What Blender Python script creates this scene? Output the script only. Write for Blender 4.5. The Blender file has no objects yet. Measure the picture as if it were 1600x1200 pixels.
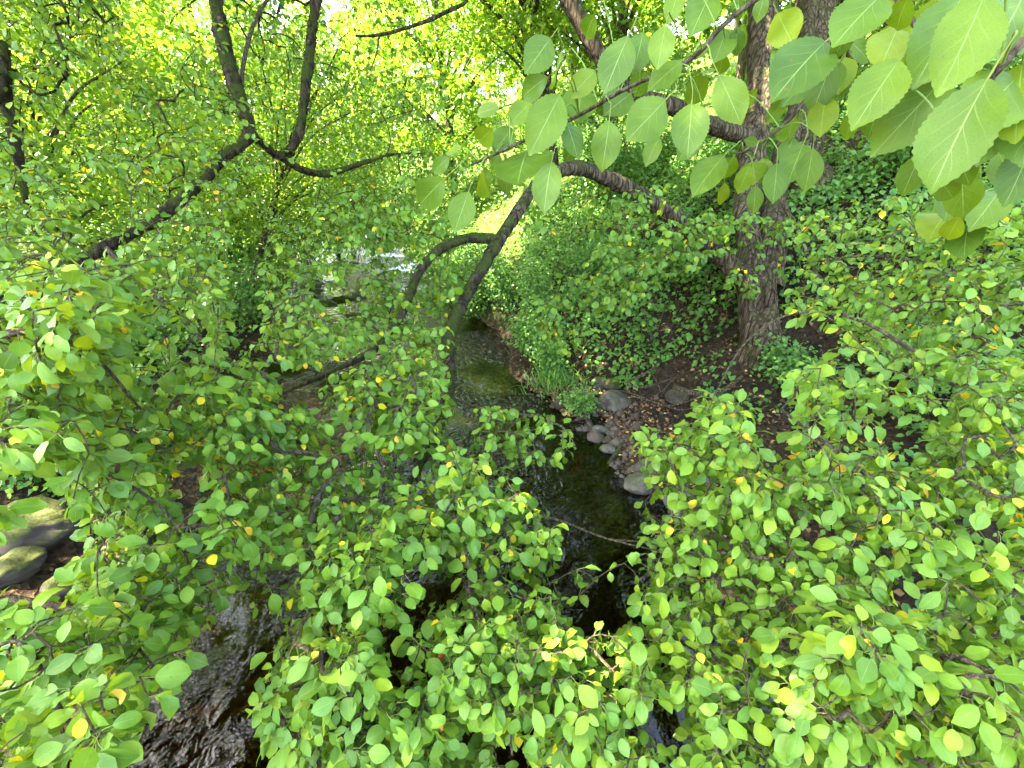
import bpy, math
import numpy as np
from mathutils import Matrix, Vector

# ------------------------------------------------------------------ camera, sky, sun, exposure
sc = bpy.context.scene
C = sc.collection
RNG = np.random.default_rng(7)
FPX, PITCH, CAMZ = 733.0, math.radians(25.5), 3.2      # focal length in photo pixels, tilt down, eye height over the water
cam_d = bpy.data.cameras.new('camera')
cam_d.sensor_fit = 'HORIZONTAL'; cam_d.sensor_width = 36.0
cam_d.lens = 36.0 * FPX / 1600.0
cam_d.clip_start = 0.03; cam_d.clip_end = 900.0
cam = bpy.data.objects.new('camera', cam_d); C.objects.link(cam)
cam.location = (0, 0, CAMZ); cam.rotation_euler = (math.pi / 2 - PITCH, 0, 0)
sc.camera = cam

SUN_EL = math.radians(57); SUN_AZ = math.atan2(-1.0, 0.02)
SDIR = np.array([math.sin(SUN_AZ) * math.cos(SUN_EL), math.cos(SUN_AZ) * math.cos(SUN_EL), math.sin(SUN_EL)])
world = bpy.data.worlds.new('World'); sc.world = world; world.use_nodes = True
wn = world.node_tree; wn.nodes.clear()
wo = wn.nodes.new('ShaderNodeOutputWorld'); wb = wn.nodes.new('ShaderNodeBackground'); ws = wn.nodes.new('ShaderNodeTexSky')
ws.sky_type = 'NISHITA'; ws.sun_disc = False; ws.sun_elevation = SUN_EL; ws.sun_rotation = SUN_AZ
ws.air_density = 1.0; ws.dust_density = 2.0; ws.ozone_density = 1.0
wb.inputs[1].default_value = 0.15
wn.links.new(ws.outputs[0], wb.inputs[0]); wn.links.new(wb.outputs[0], wo.inputs[0])
sl = bpy.data.lights.new('sun', 'SUN'); sl.energy = 4.4; sl.angle = math.radians(0.53); sl.color = (1.0, 0.95, 0.86)
so = bpy.data.objects.new('sun', sl); C.objects.link(so)
so.rotation_euler = Vector(-SDIR).to_track_quat('-Z', 'Y').to_euler(); so.location = (-8, 14, 20)
sc.view_settings.view_transform = 'Standard'; sc.view_settings.look = 'None'
sc.view_settings.gamma = 1.0; sc.view_settings.use_curve_mapping = False
sc.view_settings.exposure = 4.2
sc.view_settings.use_white_balance = True; sc.view_settings.white_balance_temperature = 7500; sc.view_settings.white_balance_tint = 10
sc.render.engine = 'CYCLES'
sc.cycles.max_bounces = 6; sc.cycles.diffuse_bounces = 3; sc.cycles.glossy_bounces = 2
sc.cycles.transmission_bounces = 4; sc.cycles.transparent_max_bounces = 6
sc.cycles.caustics_reflective = False; sc.cycles.caustics_refractive = False
sc.cycles.sample_clamp_indirect = 6.0
sc.cycles.use_denoising = True

# ------------------------------------------------------------------ helpers
CP, SP = math.cos(PITCH), math.sin(PITCH)
def P(px, py, d):
    r = (px - 800) / FPX; u = -(py - 600) / FPX
    return np.array([r * d, (CP + u * SP) * d, CAMZ + (-SP + u * CP) * d])
def PV(px, py, d):
    r = (px - 800) / FPX; u = -(py - 600) / FPX
    return np.stack([r * d, (CP + u * SP) * d, CAMZ + (-SP + u * CP) * d], -1)
def project(p):
    p = np.atleast_2d(p); q = p - np.array([0, 0, CAMZ])
    f = q[:, 1] * CP - q[:, 2] * SP; u = q[:, 1] * SP + q[:, 2] * CP
    f = np.maximum(f, 1e-3)
    return 800 + FPX * q[:, 0] / f, 600 - FPX * u / f, f
def nrm(v):
    return v / np.maximum(np.linalg.norm(v, axis=-1, keepdims=True), 1e-9)
def band(poly, n, d0, d1):
    poly = np.array(poly, float); lo = poly.min(0); hi = poly.max(0); q = lo + RNG.random((n * 4, 2)) * (hi - lo); q = q[in_poly(q[:, 0], q[:, 1], poly)]
    cl = vnoise(np.stack([q[:, 0] / 60, q[:, 1] / 45, 0 * q[:, 0] + 7.3], -1)); q = q[cl > RNG.uniform(.25, .6, len(q))][:n]
    p = PV(q[:, 0], q[:, 1], RNG.uniform(d0, d1, len(q))); return p[p[:, 2] > terrain(p[:, 0], p[:, 1]) + .1]
def in_poly(px, py, poly):
    inside = np.zeros(np.shape(px), bool); n = len(poly); j = n - 1
    for i in range(n):
        xi, yi = poly[i]; xj, yj = poly[j]
        c = ((yi > py) != (yj > py)) & (px < (xj - xi) * (py - yi) / (yj - yi + 1e-9) + xi)
        inside ^= c; j = i
    return inside
_tab = np.random.default_rng(3).random((64, 64, 64))
def vnoise(p, s=1.0):                                   # smooth value noise, 0..1
    q = np.asarray(p) * s; i = np.floor(q).astype(int); f = q - i; f = f * f * (3 - 2 * f)
    o = 0
    for a in (0, 1):
        for b in (0, 1):
            for c in (0, 1):
                w = (f[..., 0] if a else 1 - f[..., 0]) * (f[..., 1] if b else 1 - f[..., 1]) * (f[..., 2] if c else 1 - f[..., 2])
                o = o + w * _tab[(i[..., 0] + a) % 64, (i[..., 1] + b) % 64, (i[..., 2] + c) % 64]
    return o
def fnoise(p, s=1.0):
    return (vnoise(p, s) * 0.55 + vnoise(p, s * 2.1) * 0.28 + vnoise(p, s * 4.3) * 0.17)

class Acc:                                              # collects triangles / quads for one mesh
    def __init__(s): s.v = []; s.f = []; s.uv = []; s.r = []; s.n = 0
    def add(s, v, f, uv=None, rnd=None):
        v = np.asarray(v, float).reshape(-1, 3); f = np.asarray(f, int)
        if f.shape[1] == 4: f = np.concatenate([f[:, [0, 1, 2]], f[:, [0, 2, 3]]])
        s.v.append(v); s.f.append(f + s.n); s.n += len(v)
        s.uv.append(np.zeros((len(v), 2)) if uv is None else uv)
        s.r.append(np.zeros(len(v)) if rnd is None else rnd)
    def mesh(s, name, mat, smooth=True):
        v = np.concatenate(s.v); f = np.concatenate(s.f); uv = np.concatenate(s.uv); r = np.concatenate(s.r)
        me = bpy.data.meshes.new(name)
        me.vertices.add(len(v)); me.vertices.foreach_set('co', v.astype(np.float32).ravel())
        me.loops.add(len(f) * 3); me.loops.foreach_set('vertex_index', f.astype(np.int32).ravel())
        me.polygons.add(len(f)); me.polygons.foreach_set('loop_start', np.arange(0, len(f) * 3, 3, dtype=np.int32))
        try: me.polygons.foreach_set('loop_total', np.full(len(f), 3, np.int32))
        except Exception: pass
        me.polygons.foreach_set('use_smooth', np.full(len(f), smooth))
        ul = me.uv_layers.new(name='UVMap'); ul.data.foreach_set('uv', uv[f.ravel()].astype(np.float32).ravel())
        at = me.attributes.new('rnd', 'FLOAT', 'POINT'); at.data.foreach_set('value', r.astype(np.float32))
        me.update(); me.validate()
        if mat: me.materials.append(mat)
        return me
def link(name, me, parent=None, kind=None):
    o = bpy.data.objects.new(name, me); C.objects.link(o)
    if parent is not None:
        o.parent = parent
        if parent.type == 'EMPTY': o.matrix_parent_inverse = Matrix.Translation(-Vector(parent.location))
    if kind: o['kind'] = kind
    return o
def thing(name, label, cat, loc, group=None):
    o = bpy.data.objects.new(name, None); C.objects.link(o); o.location = Vector([float(a) for a in loc])
    o.empty_display_size = 0.2; o['label'] = label; o['category'] = cat
    if group: o['group'] = group
    return o
def tag(o, label, cat, group=None, kind=None):
    o['label'] = label; o['category'] = cat
    if group: o['group'] = group
    if kind: o['kind'] = kind
    return o
def catmull(pts, step):
    pts = np.asarray(pts, float)
    if len(pts) == 2: pts = np.stack([pts[0], (pts[0] + pts[1]) / 2, pts[1]])
    q = np.concatenate([[2 * pts[0] - pts[1]], pts, [2 * pts[-1] - pts[-2]]])
    out = []
    for i in range(1, len(q) - 2):
        L = np.linalg.norm(q[i + 1][:3] - q[i][:3]); n = max(2, int(math.ceil(L / step)))
        t = np.arange(n)[:, None] / n
        a, b, c, d = q[i - 1], q[i], q[i + 1], q[i + 2]
        out.append(0.5 * ((2 * b) + (-a + c) * t + (2 * a - 5 * b + 4 * c - d) * t ** 2 + (-a + 3 * b - 3 * c + d) * t ** 3))
    out.append(q[-2][None])
    return np.concatenate(out)
def tube(acc, pts, rad, sides=6, rough=0.0, rs=20.0, cap=True):
    pts = np.asarray(pts, float); rad = np.asarray(rad, float); n = len(pts)
    t = nrm(np.gradient(pts, axis=0))
    ref = np.array([0.31, 0.17, 0.93]) if abs(t[0][2]) < 0.85 else np.array([0.9, 0.3, 0.1])
    x = nrm(ref - t * (t @ ref)[:, None]); y = np.cross(t, x)
    a = np.arange(sides) * 2 * math.pi / sides
    ring = x[:, None] * np.cos(a)[None, :, None] + y[:, None] * np.sin(a)[None, :, None]
    rr = np.repeat(rad[:, None], sides, 1)
    v = pts[:, None] + ring * rr[..., None]
    if rough > 0:
        k = (fnoise(v, rs) - 0.5) * 2 * rough + (vnoise(v, rs * 0.25) - 0.5) * 1.2 * rough
        v = pts[:, None] + ring * (rr * (1 + k))[..., None]
    i = np.arange(n - 1)[:, None] * sides; j = np.arange(sides)[None]; j2 = (j + 1) % sides
    f = np.stack([i + j, i + j2, i + sides + j2, i + sides + j], -1).reshape(-1, 4)
    vv = v.reshape(-1, 3)
    acc.add(vv, f)
    if cap:
        e = np.concatenate([v[-1], [pts[-1] + t[-1] * rad[-1]]])
        acc.add(e, [[k, (k + 1) % sides, sides] for k in range(sides)])
    return v, ring

# ------------------------------------------------------------------ materials
def new_mat(name):
    m = bpy.data.materials.new(name); m.use_nodes = True; nt = m.node_tree; nt.nodes.clear()
    out = nt.nodes.new('ShaderNodeOutputMaterial')
    return m, nt, out
def N(nt, kind, **kw):
    n = nt.nodes.new(kind)
    for k, v in kw.items():
        if k.startswith('i_'):
            key = k[2:]; key = int(key) if key.isdigit() else key.replace('_', ' ')
            n.inputs[key].default_value = v
        else: setattr(n, k, v)
    return n
def math_n(nt, op, a, b=None, clamp=False):
    n = nt.nodes.new('ShaderNodeMath'); n.operation = op; n.use_clamp = clamp
    for i, x in enumerate((a, b)):
        if x is None: continue
        if isinstance(x, (int, float)): n.inputs[i].default_value = x
        else: nt.links.new(x, n.inputs[i])
    return n.outputs[0]
def ramp(nt, fac, stops, interp='LINEAR'):
    n = nt.nodes.new('ShaderNodeValToRGB'); n.color_ramp.interpolation = interp
    el = n.color_ramp.elements
    while len(el) < len(stops): el.new(0.5)
    for e, (p, c) in zip(el, stops): e.position = p; e.color = (*c, 1)
    if fac is not None: nt.links.new(fac, n.inputs[0])
    return n.outputs[0]
def mixc(nt, fac, a, b, mode='MIX'):
    n = nt.nodes.new('ShaderNodeMix'); n.data_type = 'RGBA'; n.blend_type = mode
    for sock, x in ((n.inputs[0], fac), (n.inputs[6], a), (n.inputs[7], b)):
        if isinstance(x, (int, float)): sock.default_value = x
        elif isinstance(x, tuple): sock.default_value = (*x, 1)
        else: nt.links.new(x, sock)
    return n.outputs[2]
def leaf_material(name, stops, trans=0.34, veins=True, spec=0.30, rough=0.46, tmul=(1.85, 1.55, 0.5), vein_s=7.0, mid_w=0.035, vein_k=.45, under_k=.3):
    m, nt, out = new_mat(name); L = nt.links.new
    at = N(nt, 'ShaderNodeAttribute', attribute_name='rnd'); oi = N(nt, 'ShaderNodeObjectInfo')
    rnd = math_n(nt, 'FRACT', math_n(nt, 'ADD', at.outputs['Fac'], oi.outputs['Random']))
    col = ramp(nt, rnd, stops)
    col = mixc(nt, math_n(nt, 'GREATER_THAN', at.outputs['Fac'], 1.5), col, ramp(nt, math_n(nt, 'SUBTRACT', at.outputs['Fac'], 1.5), [(0.1, (0.26, 0.33, 0.022)), (.35, (0.46, 0.43, 0.018)), (.6, (0.64, 0.50, 0.018)), (.85, (0.52, 0.30, 0.03))]))
    geo = N(nt, 'ShaderNodeNewGeometry')
    nz = N(nt, 'ShaderNodeTexNoise', i_Scale=22.0, i_Detail=2.0)
    L(geo.outputs['Position'], nz.inputs['Vector'])
    col = mixc(nt, 1.0, col, ramp(nt, nz.outputs[0], [(0.3, (0.80, 0.84, 0.80)), (0.7, (1.18, 1.14, 1.1))]), 'MULTIPLY')
    bumpn = None
    if veins:
        sn = N(nt, 'ShaderNodeTexNoise', i_Scale=120.0, i_Detail=2.0); L(geo.outputs['Position'], sn.inputs['Vector'])
        s2 = N(nt, 'ShaderNodeTexNoise', i_Scale=9.0, i_Detail=1.0); L(geo.outputs['Position'], s2.inputs['Vector'])
        bl = math_n(nt, 'MULTIPLY', math_n(nt, 'MULTIPLY', math_n(nt, 'SUBTRACT', sn.outputs[0], 0.66), 12.0, True), math_n(nt, 'MULTIPLY', math_n(nt, 'SUBTRACT', s2.outputs[0], 0.52), 8.0, True))
        col = mixc(nt, math_n(nt, 'MULTIPLY', bl, 0.7), col, (0.16, 0.10, 0.035))
        vn = N(nt, 'ShaderNodeTexVoronoi', i_Scale=420.0, feature='DISTANCE_TO_EDGE'); L(geo.outputs['Position'], vn.inputs['Vector'])
        col = mixc(nt, 1.0, col, ramp(nt, vn.outputs[0], [(0.0, (1.10, 1.10, 1.05)), (0.25, (0.97, 0.97, 0.97))]), 'MULTIPLY')
        uv = N(nt, 'ShaderNodeUVMap'); sp = N(nt, 'ShaderNodeSeparateXYZ'); L(uv.outputs[0], sp.inputs[0])
        u = math_n(nt, 'ABSOLUTE', sp.outputs[0]); v = sp.outputs[1]
        mid = math_n(nt, 'LESS_THAN', u, mid_w)
        q = math_n(nt, 'SUBTRACT', v, math_n(nt, 'MULTIPLY', math_n(nt, 'POWER', u, 0.8), 0.42))
        w = math_n(nt, 'ABSOLUTE', math_n(nt, 'SUBTRACT', math_n(nt, 'FRACT', math_n(nt, 'MULTIPLY', q, vein_s)), 0.5))
        side = math_n(nt, 'MULTIPLY', math_n(nt, 'GREATER_THAN', w, 0.462), math_n(nt, 'SUBTRACT', 0.85, u, True))
        vein = math_n(nt, 'MAXIMUM', mid, math_n(nt, 'MULTIPLY', side, 0.55), True)
        pet = math_n(nt, 'LESS_THAN', v, 0.0)
        col = mixc(nt, math_n(nt, 'MULTIPLY', vein, vein_k), col, (0.22, 0.34, 0.09))
        col = mixc(nt, pet, col, (0.20, 0.24, 0.05))
        bw = math_n(nt, 'MULTIPLY', math_n(nt, 'POWER', w, 2.0), 1.0)
        bp = N(nt, 'ShaderNodeBump', i_Strength=0.12, i_Distance=0.004); L(bw, bp.inputs['Height']); bumpn = bp.outputs[0]
    under = mixc(nt, under_k, col, (0.19, 0.26, 0.09))
    col2 = mixc(nt, geo.outputs['Backfacing'], col, under)
    pr = N(nt, 'ShaderNodeBsdfPrincipled'); L(col2, pr.inputs['Base Color'])
    pr.inputs['Roughness'].default_value = rough; pr.inputs['Specular IOR Level'].default_value = spec
    tr = N(nt, 'ShaderNodeBsdfTranslucent'); L(mixc(nt, 1.0, col, tmul, 'MULTIPLY'), tr.inputs['Color'])
    if bumpn: L(bumpn, pr.inputs['Normal'])
    mx = N(nt, 'ShaderNodeMixShader'); mx.inputs[0].default_value = trans
    L(pr.outputs[0], mx.inputs[1]); L(tr.outputs[0], mx.inputs[2]); L(mx.outputs[0], out.inputs[0])
    return m
G = [(0.0, (0.065, 0.150, 0.016)), (0.25, (0.098, 0.210, 0.021)), (0.5, (0.135, 0.260, 0.024)), (0.70, (0.092, 0.215, 0.036)),
     (0.88, (0.175, 0.290, 0.024)), (1.0, (0.225, 0.325, 0.026))]
M_leaf = leaf_material('apple_leaf', G)
M_hero = leaf_material('large_apple_leaf', [(0.0, (0.060, 0.128, 0.015)), (0.5, (0.085, 0.160, 0.014)), (0.85, (0.11, 0.19, 0.014)), (1.0, (0.15, 0.215, 0.014))], vein_s=5.0, mid_w=0.022, vein_k=.75, spec=.25, under_k=.08)
M_maple = leaf_material('maple_leaf', [(0.0, (0.055, 0.165, 0.030)), (0.5, (0.085, 0.225, 0.040)), (1.0, (0.12, 0.26, 0.035))], veins=False)
M_far = leaf_material('tree_leaf', [(0.0, (0.085, 0.190, 0.022)), (0.35, (0.13, 0.26, 0.028)), (0.7, (0.18, 0.31, 0.030)), (0.95, (0.23, 0.33, 0.03)), (1.0, (0.42, 0.40, 0.03))],
                      trans=0.46, veins=False, spec=.5, rough=.38, tmul=(1.55, 1.5, 0.95))
M_under = leaf_material('undergrowth_leaf', [(0.0, (0.050, 0.150, 0.030)), (0.5, (0.090, 0.225, 0.040)), (1.0, (0.14, 0.27, 0.035))], trans=0.36, veins=False)

def bark_material(name, dark, light, lichen, moss_amt, scale=1.0):
    m, nt, out = new_mat(name); L = nt.links.new
    geo = N(nt, 'ShaderNodeNewGeometry'); mp = N(nt, 'ShaderNodeMapping'); mp.inputs['Scale'].default_value = (1, 1, 0.16)
    L(geo.outputs['Position'], mp.inputs[0])
    n1 = N(nt, 'ShaderNodeTexNoise', i_Scale=38.0 * scale, i_Detail=6.0, i_Roughness=0.65); L(mp.outputs[0], n1.inputs[0])
    vo = N(nt, 'ShaderNodeTexVoronoi', i_Scale=16.0 * scale, feature='DISTANCE_TO_EDGE'); ds = N(nt, 'ShaderNodeTexNoise', i_Scale=9.0, i_Detail=4.0); L(mp.outputs[0], ds.inputs[0])
    av = N(nt, 'ShaderNodeVectorMath', operation='MULTIPLY_ADD'); L(ds.outputs['Color'], av.inputs[0]); av.inputs[1].default_value = (.07, .07, .07); L(mp.outputs[0], av.inputs[2]); L(av.outputs[0], vo.inputs[0])
    cr = math_n(nt, 'MINIMUM', math_n(nt, 'MULTIPLY', vo.outputs[0], 5.0), 1.0)
    h = math_n(nt, 'ADD', math_n(nt, 'MULTIPLY', n1.outputs[0], 0.8), math_n(nt, 'MULTIPLY', cr, 0.2))
    col = ramp(nt, h, [(0.40, dark), (0.60, light), (0.78, lichen)])
    n2 = N(nt, 'ShaderNodeTexNoise', i_Scale=7.0, i_Detail=3.0); L(geo.outputs['Position'], n2.inputs[0])
    sx = N(nt, 'ShaderNodeSeparateXYZ'); L(geo.outputs['Normal'], sx.inputs[0])
    ms = math_n(nt, 'MULTIPLY', math_n(nt, 'ADD', math_n(nt, 'SUBTRACT', n2.outputs[0], 0.52), math_n(nt, 'MULTIPLY', sx.outputs[2], 0.16)), 7.0 * moss_amt, True)
    col = mixc(nt, ms, col, (0.055, 0.075, 0.014))
    pr = N(nt, 'ShaderNodeBsdfPrincipled', i_Roughness=0.92); pr.inputs['Specular IOR Level'].default_value = 0.15
    bp = N(nt, 'ShaderNodeBump', i_Strength=1.0, i_Distance=0.10); L(h, bp.inputs['Height']); L(bp.outputs[0], pr.inputs['Normal'])
    L(col, pr.inputs['Base Color']); L(pr.outputs[0], out.inputs[0])
    return m
M_bark = bark_material('rough_bark', (0.030, 0.021, 0.013), (0.145, 0.100, 0.060), (0.33, 0.26, 0.18), 0.4)
M_mossbark = bark_material('mossy_bark', (0.020, 0.015, 0.010), (0.075, 0.052, 0.032), (0.20, 0.16, 0.11), 1.2)
M_twig = bark_material('twig_bark', (0.09, 0.065, 0.042), (0.22, 0.165, 0.11), (0.34, 0.29, 0.22), 0.15, 3.0)
M_farbark = bark_material('far_bark', (0.04, 0.03, 0.02), (0.13, 0.10, 0.07), (0.25, 0.22, 0.18), 0.4)
M_root = bark_material('root_bark', (0.05, 0.035, 0.022), (0.19, 0.135, 0.085), (0.33, 0.27, 0.19), 0.2, 2.0)

def plain_mat(name, stops, scale, rough=0.85, bump=0.4, dist=0.02, moss=None, rnd=False, spec=0.25):
    m, nt, out = new_mat(name); L = nt.links.new
    geo = N(nt, 'ShaderNodeNewGeometry')
    n1 = N(nt, 'ShaderNodeTexNoise', i_Scale=scale, i_Detail=7.0, i_Roughness=0.65); L(geo.outputs['Position'], n1.inputs[0])
    fac = n1.outputs[0]
    if rnd:
        at = N(nt, 'ShaderNodeAttribute', attribute_name='rnd'); oi = N(nt, 'ShaderNodeObjectInfo')
        rn = math_n(nt, 'FRACT', math_n(nt, 'ADD', at.outputs['Fac'], oi.outputs['Random']))
        fac = math_n(nt, 'ADD', math_n(nt, 'MULTIPLY', fac, 0.3), math_n(nt, 'MULTIPLY', rn, 0.7))
    col = ramp(nt, fac, stops)
    if moss:
        sx = N(nt, 'ShaderNodeSeparateXYZ'); L(geo.outputs['Normal'], sx.inputs[0])
        n2 = N(nt, 'ShaderNodeTexNoise', i_Scale=5.0, i_Detail=5.0); L(geo.outputs['Position'], n2.inputs[0])
        k = math_n(nt, 'MULTIPLY', math_n(nt, 'ADD', math_n(nt, 'SUBTRACT', sx.outputs[2], 0.55), math_n(nt, 'MULTIPLY', math_n(nt, 'SUBTRACT', n2.outputs[0], 0.5), 2.0)), 4.0 , True)
        n3 = N(nt, 'ShaderNodeTexNoise', i_Scale=60.0, i_Detail=3.0); L(geo.outputs['Position'], n3.inputs[0])
        col = mixc(nt, math_n(nt, 'MULTIPLY', k, moss), col, ramp(nt, n3.outputs[0], [(0.3, (0.015, 0.022, 0.004)), (0.7, (0.065, 0.075, 0.012))]))
    pr = N(nt, 'ShaderNodeBsdfPrincipled', i_Roughness=rough); pr.inputs['Specular IOR Level'].default_value = spec
    bp = N(nt, 'ShaderNodeBump', i_Strength=bump, i_Distance=dist); L(n1.outputs[0], bp.inputs['Height']); L(bp.outputs[0], pr.inputs['Normal'])
    L(col, pr.inputs['Base Color']); L(pr.outputs[0], out.inputs[0])
    return m
M_rock = plain_mat('grey_stone', [(0.3, (0.040, 0.035, 0.027)), (0.5, (0.085, 0.073, 0.056)), (0.72, (0.15, 0.13, 0.10))], 14.0, moss=0.45)
M_mossrock = plain_mat('mossy_stone', [(0.3, (0.022, 0.018, 0.013)), (0.6, (0.055, 0.046, 0.033)), (0.8, (0.10, 0.085, 0.06))], 10.0, moss=1.0)
M_gravel = plain_mat('creek_gravel', [(0.1, (0.025, 0.018, 0.012)), (0.5, (0.07, 0.052, 0.036)), (0.8, (0.09, 0.075, 0.055)), (1.0, (0.13, 0.11, 0.085))], 30.0, rnd=True)
M_litter = plain_mat('fallen_leaf', [(0.12, (0.05, 0.022, 0.012)), (0.45, (0.12, 0.055, 0.025)), (0.68, (0.24, 0.13, 0.045)), (0.84, (0.45, 0.31, 0.09)), (0.95, (0.50, 0.42, 0.26))], 40.0, rnd=True, bump=0.2)
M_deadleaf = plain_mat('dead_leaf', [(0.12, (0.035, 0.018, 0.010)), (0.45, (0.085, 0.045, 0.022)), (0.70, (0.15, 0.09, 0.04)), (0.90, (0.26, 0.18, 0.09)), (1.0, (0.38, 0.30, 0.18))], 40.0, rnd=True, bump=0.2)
M_moss = plain_mat('moss_tuft', [(0.2, (0.020, 0.022, 0.006)), (0.6, (0.060, 0.055, 0.014)), (0.9, (0.11, 0.09, 0.02))], 30.0, rnd=True, bump=0.0)
M_fruit = plain_mat('crab_apple', [(0.2, (0.45, 0.06, 0.03)), (0.8, (0.60, 0.22, 0.06))], 20.0, rough=0.4, bump=0.05)

def ground_material():
    m, nt, out = new_mat('bank_soil'); L = nt.links.new
    geo = N(nt, 'ShaderNodeNewGeometry'); sp = N(nt, 'ShaderNodeSeparateXYZ'); L(geo.outputs['Position'], sp.inputs[0])
    n1 = N(nt, 'ShaderNodeTexNoise', i_Scale=9.0, i_Detail=8.0, i_Roughness=0.7); L(geo.outputs['Position'], n1.inputs[0])
    vo = N(nt, 'ShaderNodeTexVoronoi', i_Scale=24.0); L(geo.outputs['Position'], vo.inputs[0])
    soil = ramp(nt, n1.outputs[0], [(0.30, (0.012, 0.009, 0.006)), (0.5, (0.026, 0.019, 0.012)), (0.68, (0.050, 0.036, 0.023)), (0.85, (0.09, 0.07, 0.045))])
    lit = ramp(nt, vo.outputs['Color'], [(0.25, (0.018, 0.011, 0.007)), (0.5, (0.042, 0.026, 0.014)), (0.8, (0.09, 0.06, 0.03))])
    n2 = N(nt, 'ShaderNodeTexNoise', i_Scale=2.2, i_Detail=4.0); L(geo.outputs['Position'], n2.inputs[0])
    col = mixc(nt, math_n(nt, 'MULTIPLY', math_n(nt, 'SUBTRACT', n2.outputs[0], 0.40), 3.5, True), soil, lit)
    bed = ramp(nt, vo.outputs['Color'], [(0.2, (0.030, 0.019, 0.010)), (0.55, (0.085, 0.052, 0.024)), (0.85, (0.17, 0.11, 0.05))])
    gm = math_n(nt, 'MULTIPLY', math_n(nt, 'SUBTRACT', sp.outputs[1], 9.0), 0.25, True)
    col = mixc(nt, gm, col, ramp(nt, n1.outputs[0], [(0.3, (0.02, 0.035, 0.008)), (0.5, (0.06, 0.11, 0.018)), (0.75, (0.13, 0.19, 0.03))]))
    wet = math_n(nt, 'MULTIPLY', math_n(nt, 'SUBTRACT', 0.06, sp.outputs[2]), 14.0, True)
    col = mixc(nt, wet, col, bed)
    pr = N(nt, 'ShaderNodeBsdfPrincipled', i_Roughness=0.95); pr.inputs['Specular IOR Level'].default_value = 0.1
    h = math_n(nt, 'ADD', n1.outputs[0], math_n(nt, 'MULTIPLY', vo.outputs[0], 0.5))
    bp = N(nt, 'ShaderNodeBump', i_Strength=0.8, i_Distance=0.10); L(h, bp.inputs['Height']); L(bp.outputs[0], pr.inputs['Normal'])
    L(col, pr.inputs['Base Color']); L(pr.outputs[0], out.inputs[0])
    return m
M_ground = ground_material()
def water_material():
    m, nt, out = new_mat('creek_water'); L = nt.links.new
    geo = N(nt, 'ShaderNodeNewGeometry'); mp = N(nt, 'ShaderNodeMapping')
    mp.inputs['Rotation'].default_value = (0, 0, math.radians(-16)); mp.inputs['Scale'].default_value = (1.0, 0.8, 1.0)
    L(geo.outputs['Position'], mp.inputs[0])
    n1 = N(nt, 'ShaderNodeTexNoise', i_Scale=8.0, i_Detail=2.0, i_Roughness=0.5, i_Distortion=0.9); L(mp.outputs[0], n1.inputs[0])
    n2 = N(nt, 'ShaderNodeTexNoise', i_Scale=32.0, i_Detail=2.0, i_Distortion=0.6); L(mp.outputs[0], n2.inputs[0])
    h = math_n(nt, 'ADD', n1.outputs[0], math_n(nt, 'MULTIPLY', n2.outputs[0], 0.14))
    n3 = N(nt, 'ShaderNodeTexNoise', i_Scale=0.8, i_Detail=1.0); L(geo.outputs['Position'], n3.inputs[0])
    st = ramp(nt, n3.outputs[0], [(0.42, (0.10, 0.10, 0.10)), (0.56, (0.9, 0.9, 0.9))])
    bp = N(nt, 'ShaderNodeBump', i_Distance=0.10); L(h, bp.inputs['Height']); 
    sy = N(nt, 'ShaderNodeSeparateXYZ'); L(geo.outputs['Position'], sy.inputs[0])
    rif = math_n(nt, 'ADD', math_n(nt, 'MULTIPLY', math_n(nt, 'SUBTRACT', sy.outputs[1], 2.4), 0.8, True), 0.20, True)      # slow pool below, riffle above
    L(math_n(nt, 'MULTIPLY', st, rif), bp.inputs['Strength'])
    fr = N(nt, 'ShaderNodeFresnel', i_IOR=1.36); L(bp.outputs[0], fr.inputs['Normal'])
    tr = N(nt, 'ShaderNodeBsdfTransparent'); tr.inputs[0].default_value = (0.21, 0.14, 0.07, 1)
    gl = N(nt, 'ShaderNodeBsdfGlossy', i_Roughness=0.02); L(bp.outputs[0], gl.inputs['Normal']); gl.inputs[0].default_value = (1, 1, 1, 1)
    mx = N(nt, 'ShaderNodeMixShader'); L(fr.outputs[0], mx.inputs[0]); L(tr.outputs[0], mx.inputs[1]); L(gl.outputs[0], mx.inputs[2])
    L(mx.outputs[0], out.inputs[0])
    return m
M_water = water_material()

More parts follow.
